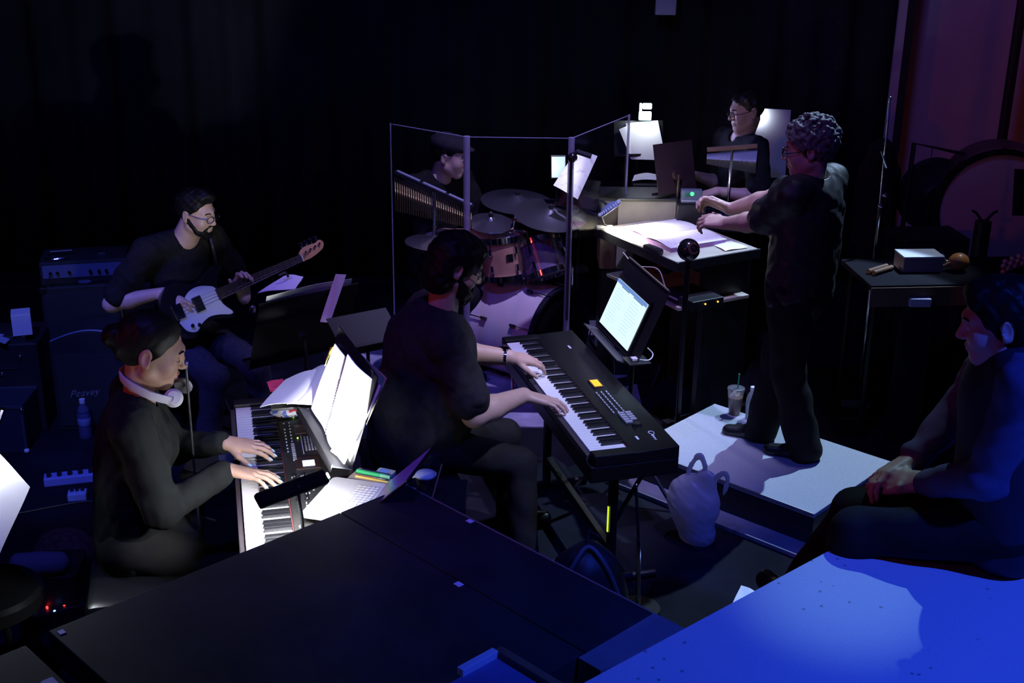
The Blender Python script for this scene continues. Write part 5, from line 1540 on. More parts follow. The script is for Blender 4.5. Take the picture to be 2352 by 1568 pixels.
# ------------------------------------------------------------------ bar chimes
def chimes(label, a, b, n, l0, l1, barm, tubem, r, stand=True, cap=None, rev=False):
    a, b = V(*a), V(*b); o = thing('bar_chimes', label, 'chimes', (((a + b) / 2)[0], ((a + b) / 2)[1], 0)); O = V(((a + b) / 2)[0], ((a + b) / 2)[1], 0)
    w = unit(b - a); yv = unit(np.cross(V(0, 0, 1), w)); zv = np.cross(w, yv)
    MB().box((a + b) / 2 - O, (np.linalg.norm(b - a), .030, .022), (w, yv, zv)).build('bar', barm, o, bevel=.003)
    if cap:
        for i in range(3):
            p = a + (b - a) * (.17 + .33 * i) - O
            MB().box(p + zv * .0125, (np.linalg.norm(b - a) * .29, .026, .004), (w, yv, zv)).build('bar_reflection', cap, o)
    me = MB().cyl((0, 0, 0), (0, 0, -1), r, seg=8).mesh('chime', True); me.materials.append(tubem)
    for i in range(n):
        t = (i + .5) / n; p = a + (b - a) * t - O - zv * .011; L = l0 + (l1 - l0) * t
        c = put('chime', me, o); c.location = tuple(p + V(0, 0, -.012)); c.scale = (1, 1, L)
    MB().cyl(V(0, .02, .02), (a + b) / 2 - O, .010, seg=8).build('pole', CHROME, o)
    for k in (.4, 2.5, 4.6):
        MB().tube([(0, .02, .3), (.20 * math.cos(k), .02 + .20 * math.sin(k), .01)], .008, 8).build('leg', STEEL, o)
    return o


GOLD = mat('dull_brass_tube', (.42, .32, .14), .35, metal=.8)
SILV = mat('silver_tube', (.60, .60, .66), .25, metal=.35)
BARREFL = mat('blue_bar_reflection', (.45, .47, .62), .3, metal=.3)  # blue reflections along the black bar put in as pale pieces
chimes('brass bar chimes with pale reflections along its top bar at the left of the shield', (-.662, 6.98, 1.21), (-.225, 6.90, 1.035), 34, .20, .10, BLK, GOLD, .0042, cap=BARREFL)
chimes('silver bar chimes under a wooden bar in front of the percussionist', (1.085, 7.16, 1.318), (1.36, 7.12, 1.352), 40, .058, .135, WOODB, SILV, .0033)

# ------------------------------------------------------------------ percussion at the back
ps = music_stand('black stand holding the percussionist\'s bright pages', (.75, 7.62, 0), (-.1, 1), 1.17, .30, .22, .35)
sheet_thing('music_sheet', 'bright white pages on the percussionist\'s stand', 'paper', ((.700, 7.575, 1.165), (.905, 7.56, 1.165), (.855, 7.66, 1.385), (.665, 7.66, 1.365)), PAPER, .008, .002)
sheet_thing('music_sheet', 'left page tilted outward on the percussionist\'s stand', 'paper', ((.694, 7.57, 1.17), (.702, 7.575, 1.165), (.695, 7.66, 1.36), (.625, 7.63, 1.335)), PAPER, .004)
sheet_thing('music_sheet', 'pale sheet lying low under the percussionist\'s stand', 'paper', ((.70, 7.46, 1.06), (.92, 7.46, 1.06), (.88, 7.56, 1.075), (.72, 7.56, 1.075)), PAPER, .012)
sheet_thing('music_sheet', 'lowest lavender sheet on the percussion trap table', 'paper', ((.68, 7.36, .985), (.95, 7.36, .985), (.90, 7.52, .99), (.70, 7.52, .99)), PAPER)
tt = thing('trap_table', 'black trap table below the percussionist\'s pages', 'table', (.83, 7.46, 0))
MB().box((0, 0, .965), (.40, .30, .03)).build('top', BLK, tt, bevel=.004)
MB().box((0, .02, 1.035), (.26, .12, .03)).build('tray', BLK, tt, bevel=.004)
MB().cyl((0, .05, 0), (0, .05, .96), .018).build('post', STEEL, tt)
MB().cyl((0, .05, 0), (0, .05, .02), .16, seg=24).build('foot', STEEL, tt)
pl = thing('clip_lamp', 'bright white clip lamp on top of the percussionist\'s stand', 'lamp', (.775, 7.64, 1.385))
LW2 = mat('lamp_white_glow', (1, 1, 1), .4, emit=(.66, .93, 1), estr=2.4)
MB().box((.0, 0, .030), (.075, .02, .052)).build('head', LW2, pl, bevel=.006)
MB().box((.01, -.002, .088), (.055, .02, .035)).build('hood', LW2, pl, bevel=.006)
MB().box((-.028, 0, .06), (.014, .02, .09)).build('arm', LW2, pl, bevel=.003)
lamp_area('percussion_sheet_light', (.0, -.10, .10), (0.05, .75, -.65), .07, .03, .55, color=(.85, .93, 1), parent=pl, spread=140)
lamp_area('chimes_fill_light', (.06, -.02, .05), (.75, -.62, -.15), .05, .03, .55, color=(.35, .42, 1), parent=pl, spread=70)  # added blue light for the chimes; the clip lamp glows white
bst = music_stand('black music stand with a reddish rim beyond the conductor desk', (.915, 7.04, 0), (.55, -.83), 1.10, .28, .28, -.25, m=mat('burgundy_black_enamel', (.035, .018, .022), .45))
# white lit board behind percussionist
bw = thing('white_board', 'pale board catching lamp light behind the percussionist', 'board', (1.64, 8.2, 0))
MB().prism([(-.11, 1.37), (.12, 1.36), (.12, .92), (-.02, .92), (-.11, 1.15)], -.006, .006, (V(1, 0, 0), V(0, 0, 1), V(0, -1, 0))).build('panel', mat('white_card', (.75, .75, .78), .8), bw)
MB().cyl((0, .02, 0), (0, .02, 1.0), .012).build('post', STEEL, bw)
MB().cyl((0, .02, 0), (0, .02, .02), .12, seg=20).build('foot', STEEL, bw)
MB().ball((-.060, -.01, 1.375), .010).build('clip', CHROME, bw, smooth=True)
lamp_area('board_lamp', (1.535, 8.13, 1.33), (.25, .95, -.15), .03, .03, .28, color=(.75, .84, 1), spread=120)
vib = thing('vibraphone', 'dark mallet keyboard frame in front of the percussionist', 'percussion', (1.10, 7.22, 0), -.15)
MB().box((0, 0, .90), (.62, .36, .05)).build('frame', BLK, vib, bevel=.005)
vbm = MB().box((0, 0, .932), (.030, .28, .012)).mesh('tone_bar'); vbm.materials.append(mat('dark_blue_bar', (.10, .11, .17), .3, metal=.6))
for i in range(16):
    b = put('tone_bar', vbm, vib); b.location = (-.28 + i * .0375, 0, 0); b.scale = (1, 1 - i * .02, 1)
for sx in (-1, 1):
    for sy in (-1, 1):
        MB().cyl((sx * .28, sy * .14, 0), (sx * .28, sy * .14, .88), .014).build('leg', STEEL, vib)
# ------------------------------------------------------------------ bass guitar
GB, GT = V(-1.665, 5.775, .765), V(-1.005, 6.495, .905)
gx = unit(GT - GB); gz = V(.52, -.76, .38); gz = unit(gz - gx * (gz @ gx)); gy = np.cross(gz, gx)
if gy[2] < 0:
    gy = -gy; gz = np.cross(gx, gy)
gR = Matrix(((gx[0], gy[0], gz[0]), (gx[1], gy[1], gz[1]), (gx[2], gy[2], gz[2])))
gt = thing('bass_guitar', 'black bass guitar with pale pickguard held by the seated player', 'guitar', tuple(GB), rot=gR.to_euler())
BODYM = mat('black_guitar_lacquer', (.010, .010, .012), .15, coat=.5)
PG = mat('pale_pickguard', (.62, .64, .68), .4)
ctl = [(0, -.02), (.01, .07), (.06, .125), (.13, .130), (.19, .100), (.245, .098), (.31, .130), (.365, .140), (.385, .118), (.345, .075), (.318, .034), (.318, -.034), (.330, -.070), (.352, -.110), (.330, -.128), (.27, -.112), (.215, -.100), (.16, -.112), (.10, -.145), (.04, -.125), (.005, -.07)]
ol = [tuple(p[:2]) for p in curve_pts([(a, b, 0) for a, b in ctl + [ctl[0]]], 63)][:-1]
MB().prism(ol, -.020, .018).build('body', BODYM, gt, bevel=.006)
pgc = [(.055, -.050), (.075, -.100), (.12, -.122), (.165, -.096), (.215, -.082), (.27, -.092), (.325, -.112), (.342, -.104), (.318, -.066), (.306, -.034), (.306, .034), (.270, .060), (.22, .075), (.17, .070), (.13, .045), (.10, .0), (.08, -.025)]
pol = [tuple(p[:2]) for p in curve_pts([(a, b, 0) for a, b in pgc + [pgc[0]]], 51)][:-1]
MB().prism(pol, .018, .0205).build('pickguard', PG, gt)
MB().box((.185, -.004, .024), (.050, .075, .012)).build('pickup', BLK, gt, bevel=.003)
MB().box((.070, .0, .024), (.055, .075, .014)).build('bridge', CHROME, gt, bevel=.003)
for x, y in ((.105, -.088), (.140, -.098)):
    MB().cyl((x, y, .020), (x, y, .034), .010, seg=14).build('control_knob', CHROME, gt, smooth=True)
nk = MB().prism([(.27, -.028), (.27, .028), (.835, .019), (.835, -.019)], -.002, .020).build('neck', MAPLE, gt, bevel=.004)
fb = MB().prism([(.30, -.029), (.30, .029), (.835, .0195), (.835, -.0195)], .0205, .0255).build('fingerboard', mat('rosewood', (.045, .028, .022), .5), gt)
fm = MB()
x = .835
for i in range(20):
    x = .835 - (.835 - .07) * (1 - 2 ** (-(i + 1) / 12)); hw = .019 + (.835 - x) / .55 * .010
    fm.box((x, 0, .0262), (.0018, 2 * hw, .002))
fm.build('frets', CHROME, gt)
hsc = [(.835, -.020), (.835, .020), (.862, .042), (.90, .048), (.955, .044), (.985, .050), (1.000, .030), (.985, .004), (.945, -.010), (.89, -.020)]
hol = [tuple(p[:2]) for p in curve_pts([(a, b, 0) for a, b in hsc + [hsc[0]]], 40)][:-1]
MB().prism(hol, .000, .015).build('headstock', MAPLE, gt, bevel=.002)
MB().box((.833, 0, .027), (.005, .040, .006)).build('nut', WHITEP, gt)
for i in range(4):
    xx = .868 + i * .033; yy = .020 + .004 * i - .0
    t_ = MB().cyl((xx, yy, .015), (xx, yy, .028), .006, seg=10).build('tuning_post', CHROME, gt)
    MB().box((xx, .064 + .001 * i, .006), (.022, .024, .006)).build('tuning_key', CHROME, gt, bevel=.002)
    MB().cyl((xx, .045, .006), (xx, .056, .006), .004, seg=8).build('key_shaft', CHROME, gt)
    s0 = V(.06, -.027 + .018 * i, .033); s1 = V(.833, -.0135 + .009 * i, .031)
    MB().tube([s0, s1, V(xx, yy, .024)], .0011 - .00015 * i, 5).build('string', CHROME, gt)
strap = MB().tube(curve_pts([GB + gx * .37 + gy * .13, V(-1.46, 6.0, 1.05), V(-1.50, 6.06, 1.12), V(-1.62, 6.18, 1.10), V(-1.75, 6.15, .90), GB + gx * .01 - gz * .02], 24), .008, 6).build('guitar_strap', BLK, smooth=True)
tag(strap, 'black strap over the bass player\'s shoulder', 'strap')
# tattoo band on the right upper arm
sR, eR = None, JB['elR']

# bass player's music stand: we see its back
bs = music_stand('black music stand in front of the bass player seen from behind', (-.985, 5.50, 0), (.62, -.78), .68, .50, .38, .38, lip=.06, m=mat('matte_black_stand', (.008, .008, .009), .6))
def stand_pt(base, dirf, z, tilt, x, hh, off):
    f_ = unit((dirf[0], dirf[1], 0)); r_ = V(f_[1], -f_[0], 0); n = f_ * math.sin(tilt) + V(0, 0, math.cos(tilt)); b_ = f_ * math.cos(tilt) - V(0, 0, math.sin(tilt))
    return V(*base) + V(0, 0, z) + r_ * x + n * hh + b_ * off


SA = ((-.985, 5.50, 0), (.62, -.78), .68, .38)
sheet_thing('music_sheet', 'wide pale sheet lying on the bass player\'s stand with curling top edge', 'paper', (stand_pt(*SA, -.22, .02, -.004), stand_pt(*SA, .21, .02, -.004), stand_pt(*SA, .21, .400, -.012), stand_pt(*SA, -.22, .400, -.012)), PAPER, .01)
sheet_thing('music_sheet', 'pale page hanging off the right side of the bass player\'s stand', 'paper', ((-.862, 5.42, .885), (-.815, 5.41, .885), (-.742, 5.455, 1.098), (-.790, 5.46, 1.098)), PAPER, .004)
sheet_thing('music_sheet', 'thin stack of sheets along the top of the bass player\'s stand', 'paper', ((-1.15, 5.50, .990), (-.98, 5.50, 1.010), (-.955, 5.58, 1.045), (-1.05, 5.62, 1.035)), PAPER, .006, .003)
tag(MB().ball((-1.165, 5.44, .935), (.014, .014, .020)).build('stand_clip', CHROME, smooth=True), 'shiny clip at the left edge of the bass player\'s stand', 'clip')
tag(MB().tube([(-1.06, 5.55, 1.06), (-1.03, 5.55, 1.075), (-1.02, 5.56, 1.05)], .006, 6).build('stand_clip', BLK, smooth=True), 'small black clip on top of the bass player\'s sheets', 'clip')
# stand in front of the kb man, left: dark tilted desk behind the lit score
ds = music_stand('empty dark music stand tilted behind the lit score', (-.60, 5.30, 0), (-.55, .83), .80, .30, .22, 1.0, m=MATS['matte_black_stand'])

# ------------------------------------------------------------------ amplifiers and clutter at left
TOLEX = mat('black_tolex', (.012, .012, .014), .7, bump=.3, bscale=200)
GRILL = mat('dark_grille_cloth', (.020, .020, .022), .9, bump=.3, bscale=300)
PANELB = mat('blue_grey_panel', (.16, .18, .34), .35, metal=.4)
ya = .24
cab = thing('speaker_cabinet', 'tall black bass cabinet behind the combo amplifier', 'speaker', (-2.30, 6.62, 0), ya)
MB().box((0, 0, .35), (.46, .34, .70)).build('box', TOLEX, cab, bevel=.010)
MB().box((0, -.172, .35), (.42, .006, .64)).build('grille', GRILL, cab)
for sx in (-1, 1):
    for z_ in (.02, .68):
        MB().box((sx * .215, -.155, z_), (.04, .04, .04)).build('corner_guard', STEEL, cab, bevel=.006)
ah = thing('amplifier_head', 'bass amplifier head with a blue lit control panel and shiny knobs', 'amplifier', (-2.30, 6.60, .70), ya)
MB().box((0, 0, .065), (.44, .26, .13)).build('case', TOLEX, ah, bevel=.008)
MB().box((0, -.1315, .078), (.41, .004, .070)).build('front_panel', PANELB, ah)
MB().box((0, -.1315, .027), (.41, .004, .026)).build('lower_panel', BLK, ah)
for x in (-.165, -.130, -.070, .035, .078, .115):
    MB().cyl((x, -.133, .072), (x, -.150, .074), .009, .008, seg=12).build('knob', BLKG, ah, smooth=True)
    MB().cyl((x, -.150, .074), (x, -.152, .074), .006, seg=10).build('knob_cap', CHROME, ah)
MB().tube([(-.172, -.135, .060), (-.168, -.150, .045), (-.160, -.150, .020), (-.158, -.136, .018)], .004, 6).build('plug', CHROME, ah)
MB().lathe([(.0001, .001), (1, .001), (1, 0)], 20, (.0, -.134, .016), (V(.035, 0, 0), V(0, 0, .010), V(0, -1, 0))).build('oval_badge', mat('dim_badge', (.10, .11, .18), .4), ah)
MB().tube([(-.19, 0, .130), (-.17, 0, .150), (-.06, 0, .152), (-.04, 0, .130)], .006, 6).build('handle', BLK, ah)
tag(MB().tube(curve_pts([(-2.47, 6.47, .838), (-2.42, 6.46, .838), (-2.37, 6.48, .842), (-2.35, 6.50, .850)], 10), .006, 6).build('jack_lead', CHROME, smooth=True), 'short shiny lead lying on the amplifier head', 'cable')
tag(MB().box((-2.205, 6.60, .836), (.04, .012, .012)).build('tuner_clip', CHROME, bevel=.002), 'tiny silver clip on the amplifier head', 'gadget')
cb = thing('combo_amplifier', 'low black combo amplifier with rounded top and script logo', 'amplifier', (-2.16, 6.27, 0), .06)
arc = [(-.22, 0), (.22, 0), (.22, .50)] + [(.22 - .44 * i / 10, .50 + .055 * math.sin(math.pi * i / 10)) for i in range(1, 10)] + [(-.22, .50)]
MB().prism(arc, -.10, .12, (V(1, 0, 0), V(0, 0, 1), V(0, -1, 0))).build('case', TOLEX, cb, bevel=.008)
MB().box((0, -.122, .23), (.39, .005, .40)).build('grille', GRILL, cb)
MB().tube(curve_pts([(.21 - .42 * i / 10, -.118, .50 + .058 * math.sin(math.pi * i / 10)) for i in range(11)], 30), .005, 6).build('piping', mat('blue_piping', (.16, .18, .30), .35), cb)
LOGO = mat('silver_logo', (.50, .48, .52), .3, metal=.6)
text_mesh('Peavey', .055, LOGO, cb, (-.065, -.127, .215), (1, 0, .10), (0, 0, 1), shear=.3, depth=.0015)
wbl = thing('water_bottle', 'full plastic water bottle standing in front of the combo amplifier', 'bottle', (-2.205, 6.06, 0))
BP2 = haze_plastic('blue_bottle_plastic', (.30, .34, .62), .50)
MB().lathe([(.0001, 0), (.029, 0), (.033, .008), (.031, .030), (.033, .05), (.031, .07), (.033, .09), (.033, .13), (.026, .165), (.013, .190), (.013, .20)], 24).build('wall', BP2, wbl, smooth=True)
MB().lathe([(.033, .075), (.0335, .076), (.0335, .115), (.033, .116)], 24).build('wrapper', mat('bottle_wrapper', (.25, .28, .48), .5), wbl, smooth=True)
MB().cyl((0, 0, .195), (0, 0, .216), .015).build('cap', WHITEP, wbl, smooth=True)
MB().lathe([(.0001, .004), (.028, .004), (.030, .15), (.0001, .15)], 20).build('water', clear_mat('bottle_water', (.75, .8, .95), fres=1.33), wbl, smooth=True)
gear = thing('equipment_rack', 'dark equipment stack at the left edge with shiny fittings', 'rack', (-2.66, 6.28, 0), .12)
MB().box((0, 0, .245), (.42, .34, .49)).build('case', BLK, gear, bevel=.008)
MB().box((.06, -.08, .50), (.18, .12, .04)).build('tray', DGREY, gear, bevel=.006)
for x, z_ in ((-.10, .40), (.02, .33), (.12, .42)):
    MB().ball((x, -.175, z_), .011).build('fitting', CHROME, gear, smooth=True)
MB().box((.05, -.176, .36), (.10, .004, .008)).build('label_strip', CHROME, gear)
wbx = thing('paper_roll_box', 'white box standing on the equipment stack at far left', 'box', (-2.52, 6.20, .52), .35)
MB().box((0, 0, .06), (.095, .095, .115)).build('carton', mat('white_card2', (.68, .68, .72), .7), wbx, bevel=.003)
MB().box((0, 0, .1185), (.092, .092, .003)).build('flap', mat('white_card3', (.62, .62, .66), .7), wbx)
tag(MB().sheet(lambda u, v: V(-2.70 + u * .13, 6.08 + v * .10, .502 + .02 * math.sin(3 * u)), 6, 3, .002).build('cloth', mat('blue_grey_cloth', (.3, .32, .42), .9)), 'small pale cloth below the white box', 'cloth')
rc = thing('road_case', 'low dark road case with metal edges at the left frame edge', 'case', (-2.78, 5.98, 0), .05)
MB().box((0, 0, .125), (.66, .26, .25)).build('body', mat('blue_black_laminate', (.022, .022, .040), .5), rc, bevel=.004)
for sy in (-1, 1):
    MB().box((0, sy * .128, .248), (.665, .012, .012)).build('top_edge', mat('dull_aluminium', (.35, .35, .40), .35, metal=.9), rc)
MB().box((.33, -.128, .125), (.014, .014, .25)).build('corner_edge', MATS['dull_aluminium'], rc)
MB().ball((.331, -.130, .235), .014).build('corner_ball', CHROME, rc, smooth=True)
MB().ball((.331, -.130, .012), .014).build('corner_ball', WHITEP, rc, smooth=True)
# pedals
pb = thing('effects_pedal', 'long blue effects pedal with five dark knobs on the floor', 'pedal', (-2.115, 5.555, 0), .28)
PEDB = mat('blue_pedal_enamel', (.22, .26, .62), .4)
MB().box((0, 0, .022), (.25, .070, .044)).build('case', PEDB, pb, bevel=.006)
for i in range(5):
    MB().cyl((-.10 + i * .048, -.008, .044), (-.10 + i * .048, -.008, .060), .0125, .011, seg=14).build('knob', BLK, pb, smooth=True)
for i in range(4):
    MB().ball((-.11 + i * .068, .022, .047), .005, 8, 6).build('screw', CHROME, pb, smooth=True)
pb2 = thing('effects_pedal', 'small pale blue pedal in front of the long one', 'pedal', (-2.03, 5.38, 0), .2)
MB().box((0, 0, .02), (.085, .060, .04)).build('case', mat('pale_blue_enamel', (.28, .36, .66), .4), pb2, bevel=.006)
for i in range(3):
    MB().cyl((-.024 + i * .024, .005, .040), (-.024 + i * .024, .005, .054), .009, seg=12).build('knob', BLK, pb2, smooth=True)
MB().box((0, -.027, .028), (.07, .004, .006)).build('print_mark', PRINT, pb2)
pb3 = thing('effects_pedal', 'dark reddish pedal with silver jacks right of the small pedal', 'pedal', (-1.90, 5.47, 0), .2)
MB().box((0, 0, .018), (.15, .08, .036)).build('case', mat('dark_red_enamel', (.06, .02, .02), .4), pb3, bevel=.005)
for x in (-.06, .03, .075):
    MB().cyl((x, .0, .034), (x + .02, .01, .040), .005, seg=8).build('jack', CHROME, pb3)
pw = thing('power_strip', 'dark box with glowing red and blue lights on the floor at lower left', 'electronics', (-1.80, 4.36, 0), .55)
MB().box((0, 0, .035), (.24, .12, .07)).build('case', BLK, pw, bevel=.006)
MB().ball((-.02, -.02, .074), (.005, .010, .005), 8, 6).build('red_light', LEDR, pw, smooth=True)
MB().ball((.045, -.035, .073), (.008, .004, .003), 8, 6).build('red_light', LEDR, pw, smooth=True)
MB().ball((.0, -.055, .072), (.005, .004, .003), 8, 6).build('blue_light', LEDB, pw, smooth=True)
MB().ball((-.06, .01, .073), .004, 8, 6).build('white_light', LW2, pw, smooth=True)
MB().tube(curve_pts([(.12, .0, .03), (.24, .05, .02), (.34, .02, .012), (.45, .06, .012)], 14), .008, 6).build('cord', BLK, pw, smooth=True)
# left player's lit sheet (stand partly out of frame)
sheet_thing('music_sheet', 'very bright page cut by the left frame edge', 'paper', ((-1.75, 3.10, .96), (-1.425, 3.14, 1.0), (-1.488, 3.56, 1.0), (-1.75, 3.86, 1.02)), PAPER, .012, .002)
lst = music_stand('dark music stand under the bright page at the left edge', (-1.85, 3.35, 0), (.9, .35), .80, .34, .24, .95, m=LEDST)
ll = thing('clip_lamp', 'shiny clip lamp head above the bright left page', 'lamp', (-1.70, 3.83, 1.05))
MB().tube([(0, 0, 0), (.02, .02, .05), (.035, .02, .085)], .010, 8).build('arm', CHROME, ll, smooth=True)
MB().box((.0, -.03, .10), (.07, .05, .02)).build('head', BLK, ll, bevel=.004)
lamp_area('left_page_light', (.0, -.04, .085), (.20, -.75, -.45), .06, .04, 3.2, color=(.85, .92, 1), parent=ll, spread=140)
cu_ = SDF(); cu_.ell((-1.86, 4.72, .10), (.13, .10, .10), k=.02); cu_.noise(.005, 50, 3, 5); cu_.plane((0, 0, .003), (0, 0, -1))
cc = thing('jacket_heap', 'crumpled reddish brown jacket on the floor behind the bright left page', 'jacket', (-1.86, 4.72, 0))
sdf_part(cu_, 'cloth', .007, mat('maroon_tweed', (.09, .035, .045), .9, var=.6, scale=60), cc, (-1.86, 4.72, 0))
bx2 = SDF(); bx2.cone((-1.90, 4.36, .25), (-1.76, 4.38, .25), .045, .045, k=.02); bx2.noise(.003, 50, 2, 4)
cz = thing('rolled_cloth', 'dim blue rolled cloth on a dark crate near the left stool', 'cloth', (-1.83, 4.37, .205))
sdf_part(bx2, 'roll', .007, mat('dim_blue_cloth', (.12, .12, .20), .9), cz, (-1.83, 4.37, .205))
cr_ = thing('crate', 'low dark crate under the rolled cloth', 'crate', (-1.86, 4.50, 0), .1)
MB().box((0, -.05, .10), (.30, .22, .20)).build('box', BLK, cr_, bevel=.005)

# ------------------------------------------------------------------ right background: percussion corner
tbl = thing('percussion_table', 'dark cloth covered percussion table at right', 'table', (2.42, 6.42, 0), .10)
MB().box((0, 0, .845), (1.30, .46, .03)).build('top', mat('dark_table_cloth', (.012, .011, .016), .9, spec=.1), tbl, bevel=.004)
MB().box((-.0, -.232, .80), (1.30, .012, .10)).build('front_rail', mat('brown_rail', (.16, .085, .05), .6), tbl)
for sx in (-1, 1):
    for sy in (-1, 1):
        MB().cyl((sx * .60, sy * .18, 0), (sx * .60, sy * .18, .83), .018).build('leg', STEEL, tbl)
bk2 = thing('box', 'lidded tan box with a brightly lit white top on the percussion table', 'box', (2.115, 6.43, .86), .08)
MB().box((0, 0, .038), (.21, .14, .076)).build('carton', mat('tan_carton', (.34, .24, .22), .7), bk2, bevel=.003)
MB().box((.0, 0, .081), (.215, .145, .010)).build('lid', WHITEP, bk2, bevel=.002)
mr = thing('maraca', 'orange wooden maraca lying on the percussion table', 'percussion', (2.315, 6.40, .86), .3)
MB().ball((0, 0, .048), (.055, .050, .048), 20, 12).build('gourd', mat('orange_wood', (.70, .26, .07), .35, var=.15, scale=30), mr, smooth=True)
MB().tube([(-.05, 0, .045), (-.075, .01, .03), (-.14, .03, .016)], [.012, .010, .008], 8).build('handle', MAPLE, mr, smooth=True)
tr = tag(MB().tube([(2.235, 6.47, .955), (2.275, 6.37, .868)], .006, 6).build('triangle_beater', CHROME), 'shiny metal beater between the box and the maraca', 'stick')
bt = thing('sleigh_bells', 'row of silver sleigh bells on a stick at the right frame edge', 'bells', (2.66, 6.40, .93), rot=(0, -.30, .20))
MB().cyl((-.16, 0, 0), (.22, 0, .0), .014, seg=10).build('stick', BLK, bt)
bm = MB().ball((0, 0, 0), .0155, 12, 8).mesh('bell', True); bm.materials.append(SILV)
for i in range(9):
    for j in range(4):
        b = put('bell', bm, bt); a = -1.1 + j * .75; b.location = (-.14 + i * .040 + (.02 if j % 2 else 0), -.028 * math.cos(a), .028 * math.sin(a) + .006)
MB().cyl((.0, 0, -.075), (.0, 0, -.01), .012).build('rest', BLK, bt)
pq = thing('small_block', 'pale lavender block below the edge of the percussion table', 'block', (2.05, 6.16, 0))
MB().box((0, 0, .375), (.16, .05, .75)).build('stand_body', BLK, pq)
MB().box((.0, -.01, .775), (.11, .07, .045)).build('block', mat('lavender_block', (.5, .46, .6), .6), pq, bevel=.006)
cb3 = thing('claves', 'pair of reddish wooden claves at the left end of the percussion table', 'percussion', (1.90, 6.36, .86), .7)
for s in (-1, 1):
    MB().cyl((-.08, s * .016, .014), (.08, s * .016, .014), .013, seg=12).build('clave', WOODB, cb3, smooth=True)
# concert bass drum and gong silhouettes
cbd = thing('concert_drum', 'large concert bass drum with a dusky pink head at right', 'drum', (3.02, 7.85, 0))
Xc, Yc, Zc = unit(V(.97, -.25, 0)), V(0, 0, 1), unit(V(-.25, -.97, 0))
MB().lathe([(.36, -.22), (.36, .20)], 44, (0, .0, .86), (Xc, Yc, Zc)).build('shell', mat('dark_wood_shell', (.06, .03, .03), .4), cbd, smooth=True)
MB().lathe([(.0001, .205), (.352, .205)], 44, (0, 0, .86), (Xc, Yc, Zc)).build('head', mat('skin_head', (.42, .34, .36), .7), cbd)
MB().lathe([(.355, .18), (.385, .18), (.385, .225), (.350, .225), (.355, .18)], 44, (0, 0, .86), (Xc, Yc, Zc)).build('hoop', BLKG, cbd, smooth=True)
for s in (-1, 1):
    MB().tube([V(0, 0, .86) + Xc * s * .40, V(0, 0, .3) + Xc * s * .42, V(0, 0, .02) + Xc * s * .46 - V(0, .2, 0)], .018, 8).build('cradle_leg', STEEL, cbd)
MB().box(V(0, 0, .42), (.86, .03, .03), (Xc, Zc, Yc)).build('cradle_bar', STEEL, cbd)
gg = thing('gong', 'dark round gong hanging in a tubular frame', 'gong', (2.66, 7.95, 0), .06)
MB().lathe([(.0001, .006), (.05, .008), (.06, .0), (.22, -.004), (.235, -.03)], 40, (0, 0, .88), (V(1, 0, 0), V(0, 0, 1), V(0, -1, 0))).build('disc', mat('dark_bronze', (.030, .032, .045), .4, metal=.6), gg, smooth=True)
MB().tube([(-.19, 0, 0), (-.17, 0, 1.21), (.34, 0, 1.105), (.62, 0, 1.16), (.64, 0, 0)], .016, 10).build('frame', BLK, gg)
MB().tube([(-.05, 0, 1.18), (-.05, 0, 1.08)], .003, 5).build('cord', BLK, gg)
MB().tube([(.10, 0, 1.15), (.08, 0, 1.06)], .003, 5).build('cord', BLK, gg)
cs = thing('speaker_cabinet', 'black speaker box behind the percussion table', 'speaker', (2.45, 7.35, 0), .1)
MB().box((0, 0, .40), (.40, .30, .80)).build('box', TOLEX, cs, bevel=.008)
MB().box((0, -.153, .40), (.36, .006, .74)).build('grille', GRILL, cs)
ms3 = music_stand('dark music stand in front of the concert drum at right', (2.98, 7.00, 0), (.1, 1), 1.0, .36, .26, .35, m=LEDST)
ms4 = thing('percussion_stand', 'dark pedestal with a forked top before the concert drum', 'stand', (2.62, 6.95, 0))
MB().cyl((0, 0, 0), (0, 0, .98), .045, seg=14).build('post', BLK, ms4)
for s in (-1, 1):
    MB().tube([(0, 0, .97), (s * .05, 0, 1.03), (s * .07, 0, 1.04)], .008, 6).build('fork', BLK, ms4)
vp = thing('vertical_pipe', 'black pipe standing at the right end of the pale wall', 'pipe', (3.40, 8.9, 0))
MB().cyl((0, 0, 0), (0, 0, 3.6), .035, seg=14).build('tube', BLK, vp); MB().cyl((0, 0, 0), (0, 0, .03), .18, seg=20).build('foot', BLK, vp)
# tall chrome pole beside the conductor
tp_ = thing('boom_stand', 'tall thin chrome microphone boom stand behind the conductor', 'stand', (1.965, 6.72, 0))
MB().cyl((.01, 0, .02), (.0, 0, 1.12), .013, seg=12).build('lower_tube', CHROME, tp_, smooth=True)
MB().cyl((0, 0, 1.12), (-.012, 0, 1.69), .0065, seg=10).build('upper_tube', CHROME, tp_, smooth=True)
for z_ in (1.12, 1.18):
    MB().ball((.018 if z_ > 1.15 else 0, -.012, z_), .014).build('clutch', CHROME, tp_, smooth=True)
MB().tube([(-.03, -.01, 1.42), (.01, -.01, 1.33)], .006, 6).build('boom_stub', CHROME, tp_)
MB().ball((-.012, 0, 1.695), .010).build('tip', CHROME, tp_, smooth=True)
for k in (.4, 2.5, 4.6):
    MB().tube([(.01, 0, .22), (.30 * math.cos(k), .30 * math.sin(k), .01)], .010, 8).build('leg', STEEL, tp_)
hd_ = thing('dark_figure', 'dark head and shoulders shape behind the chrome boom stand', 'coat', (2.28, 7.9, 0))  # dark torso shape with a rounded top, on a pole
s_ = SDF(); s_.cone((2.28, 7.9, .55), (2.28, 7.9, 1.02), .14, .13, k=.03, flat=(V(0, 1, 0), .6)); s_.ell((2.28, 7.9, 1.14), (.085, .09, .11), k=.03); s_.noise(.006, 40, 3, 5)
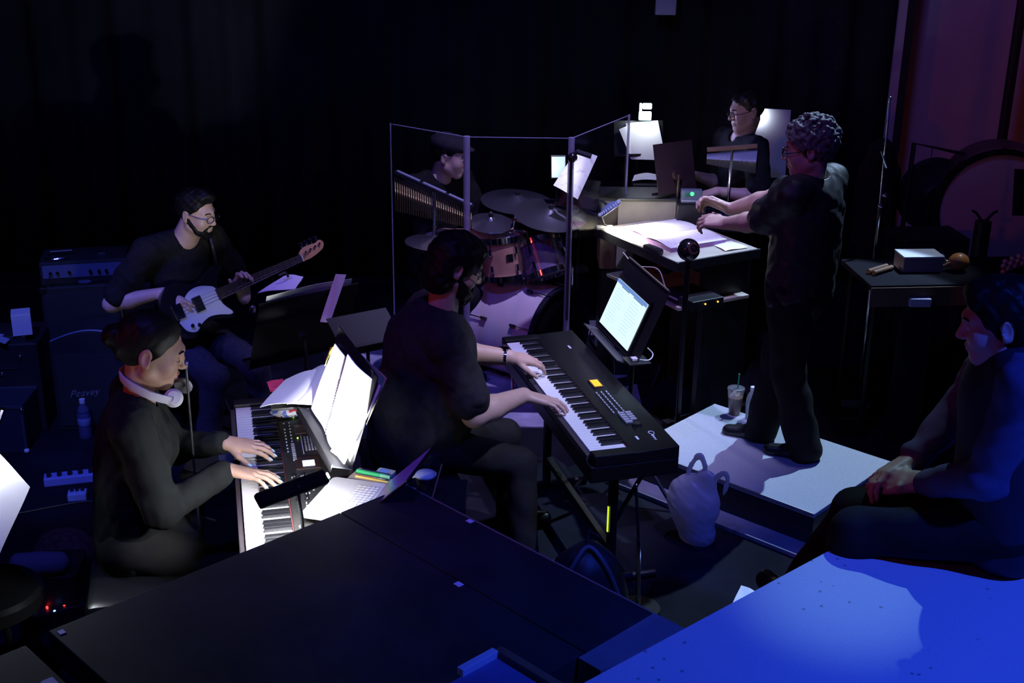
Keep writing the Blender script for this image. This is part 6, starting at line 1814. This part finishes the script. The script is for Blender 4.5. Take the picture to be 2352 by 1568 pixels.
sdf_part(s_, 'cloth', .011, BLACKCLOTH, hd_, (2.28, 7.9, 0))
MB().cyl((0, 0, 0), (0, 0, 1.0), .015).build('hook_pole', STEEL, hd_); MB().cyl((0, 0, 0), (0, 0, .03), .15, seg=18).build('foot', STEEL, hd_)
# white box high on drape
wb_ = thing('wall_fixture', 'small white box fixed high on the black drape', 'fixture', (.98, 8.68, 1.90))
MB().box((0, 0, .10), (.135, .06, .22)).build('housing', WHITEP, wb_, bevel=.004)
MB().box((0, .075, .10), (.04, .10, .04)).build('bracket', STEEL, wb_)
# case on the stage front
fx = thing('prop_case', 'blue-lit flat case corner with a brown wooden edge at bottom centre', 'case', (-.022, 2.500, .965), math.atan2(-.711, .703))
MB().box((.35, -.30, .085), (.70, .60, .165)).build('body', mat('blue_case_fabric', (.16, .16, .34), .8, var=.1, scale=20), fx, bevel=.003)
MB().box((.35, .004, .17), (.71, .022, .030)).build('wood_edge', WOODB, fx, bevel=.003)
MB().box((-.004, -.06, .175), (.020, .11, .020)).build('corner_tape', TAPE, fx, bevel=.002)
ws = patch(V(.915, 4.54, .004), V(.99, 4.48, .004), V(1.045, 4.61, .004), V(.974, 4.683, .004), .002).build('lit_floor_patch', PAPER); tag(ws, 'white sheet standing in for a lit patch of floor beside the stage edge', 'paper')  # white sheet laid in place of light falling on the floor
# grey foam on floor right of podium
tag(MB().box((1.92, 6.62, .006), (.16, .08, .012)).build('floor_paper', mat('grey_paper', (.35, .33, .42), .8)), 'small grey paper on the dark floor behind the podium', 'paper')
# vest of the man at right
vs_ = SDF(); f_ = unit(V(-.97, .22, 0)); u_ = unit(V(0, 0, 1) * math.cos(.07) + f_ * math.sin(.07)); r_ = np.cross(f_, V(0, 0, 1)); pe = V(1.415, 3.265, 1.10); bf_ = np.cross(u_, r_); bf_ = bf_ if bf_ @ f_ > 0 else -bf_
vs_.cone(pe, pe + u_ * .205 * 1.74, .178, .186, k=.03, flat=(bf_, .80)); vs_.cone(pe + u_ * .275 * 1.74 - r_ * .10, pe + u_ * .275 * 1.74 + r_ * .10, .076, .076, k=.06)
vs_.noise(.003, 40, 5, 5)
for s in (-1, 1):
    vs_.ell(pe + u_ * .26 * 1.74 + r_ * s * .235, (.085, .085, .11), k=.01, neg=True)
vs_.cone(pe + u_ * .30 * 1.74, pe + u_ * .42 * 1.74, .085, .10, k=.006, neg=True)
sdf_part(vs_, 'vest', .008, mat('dark_navy_vest', (.012, .014, .030), .7), rman, BR)
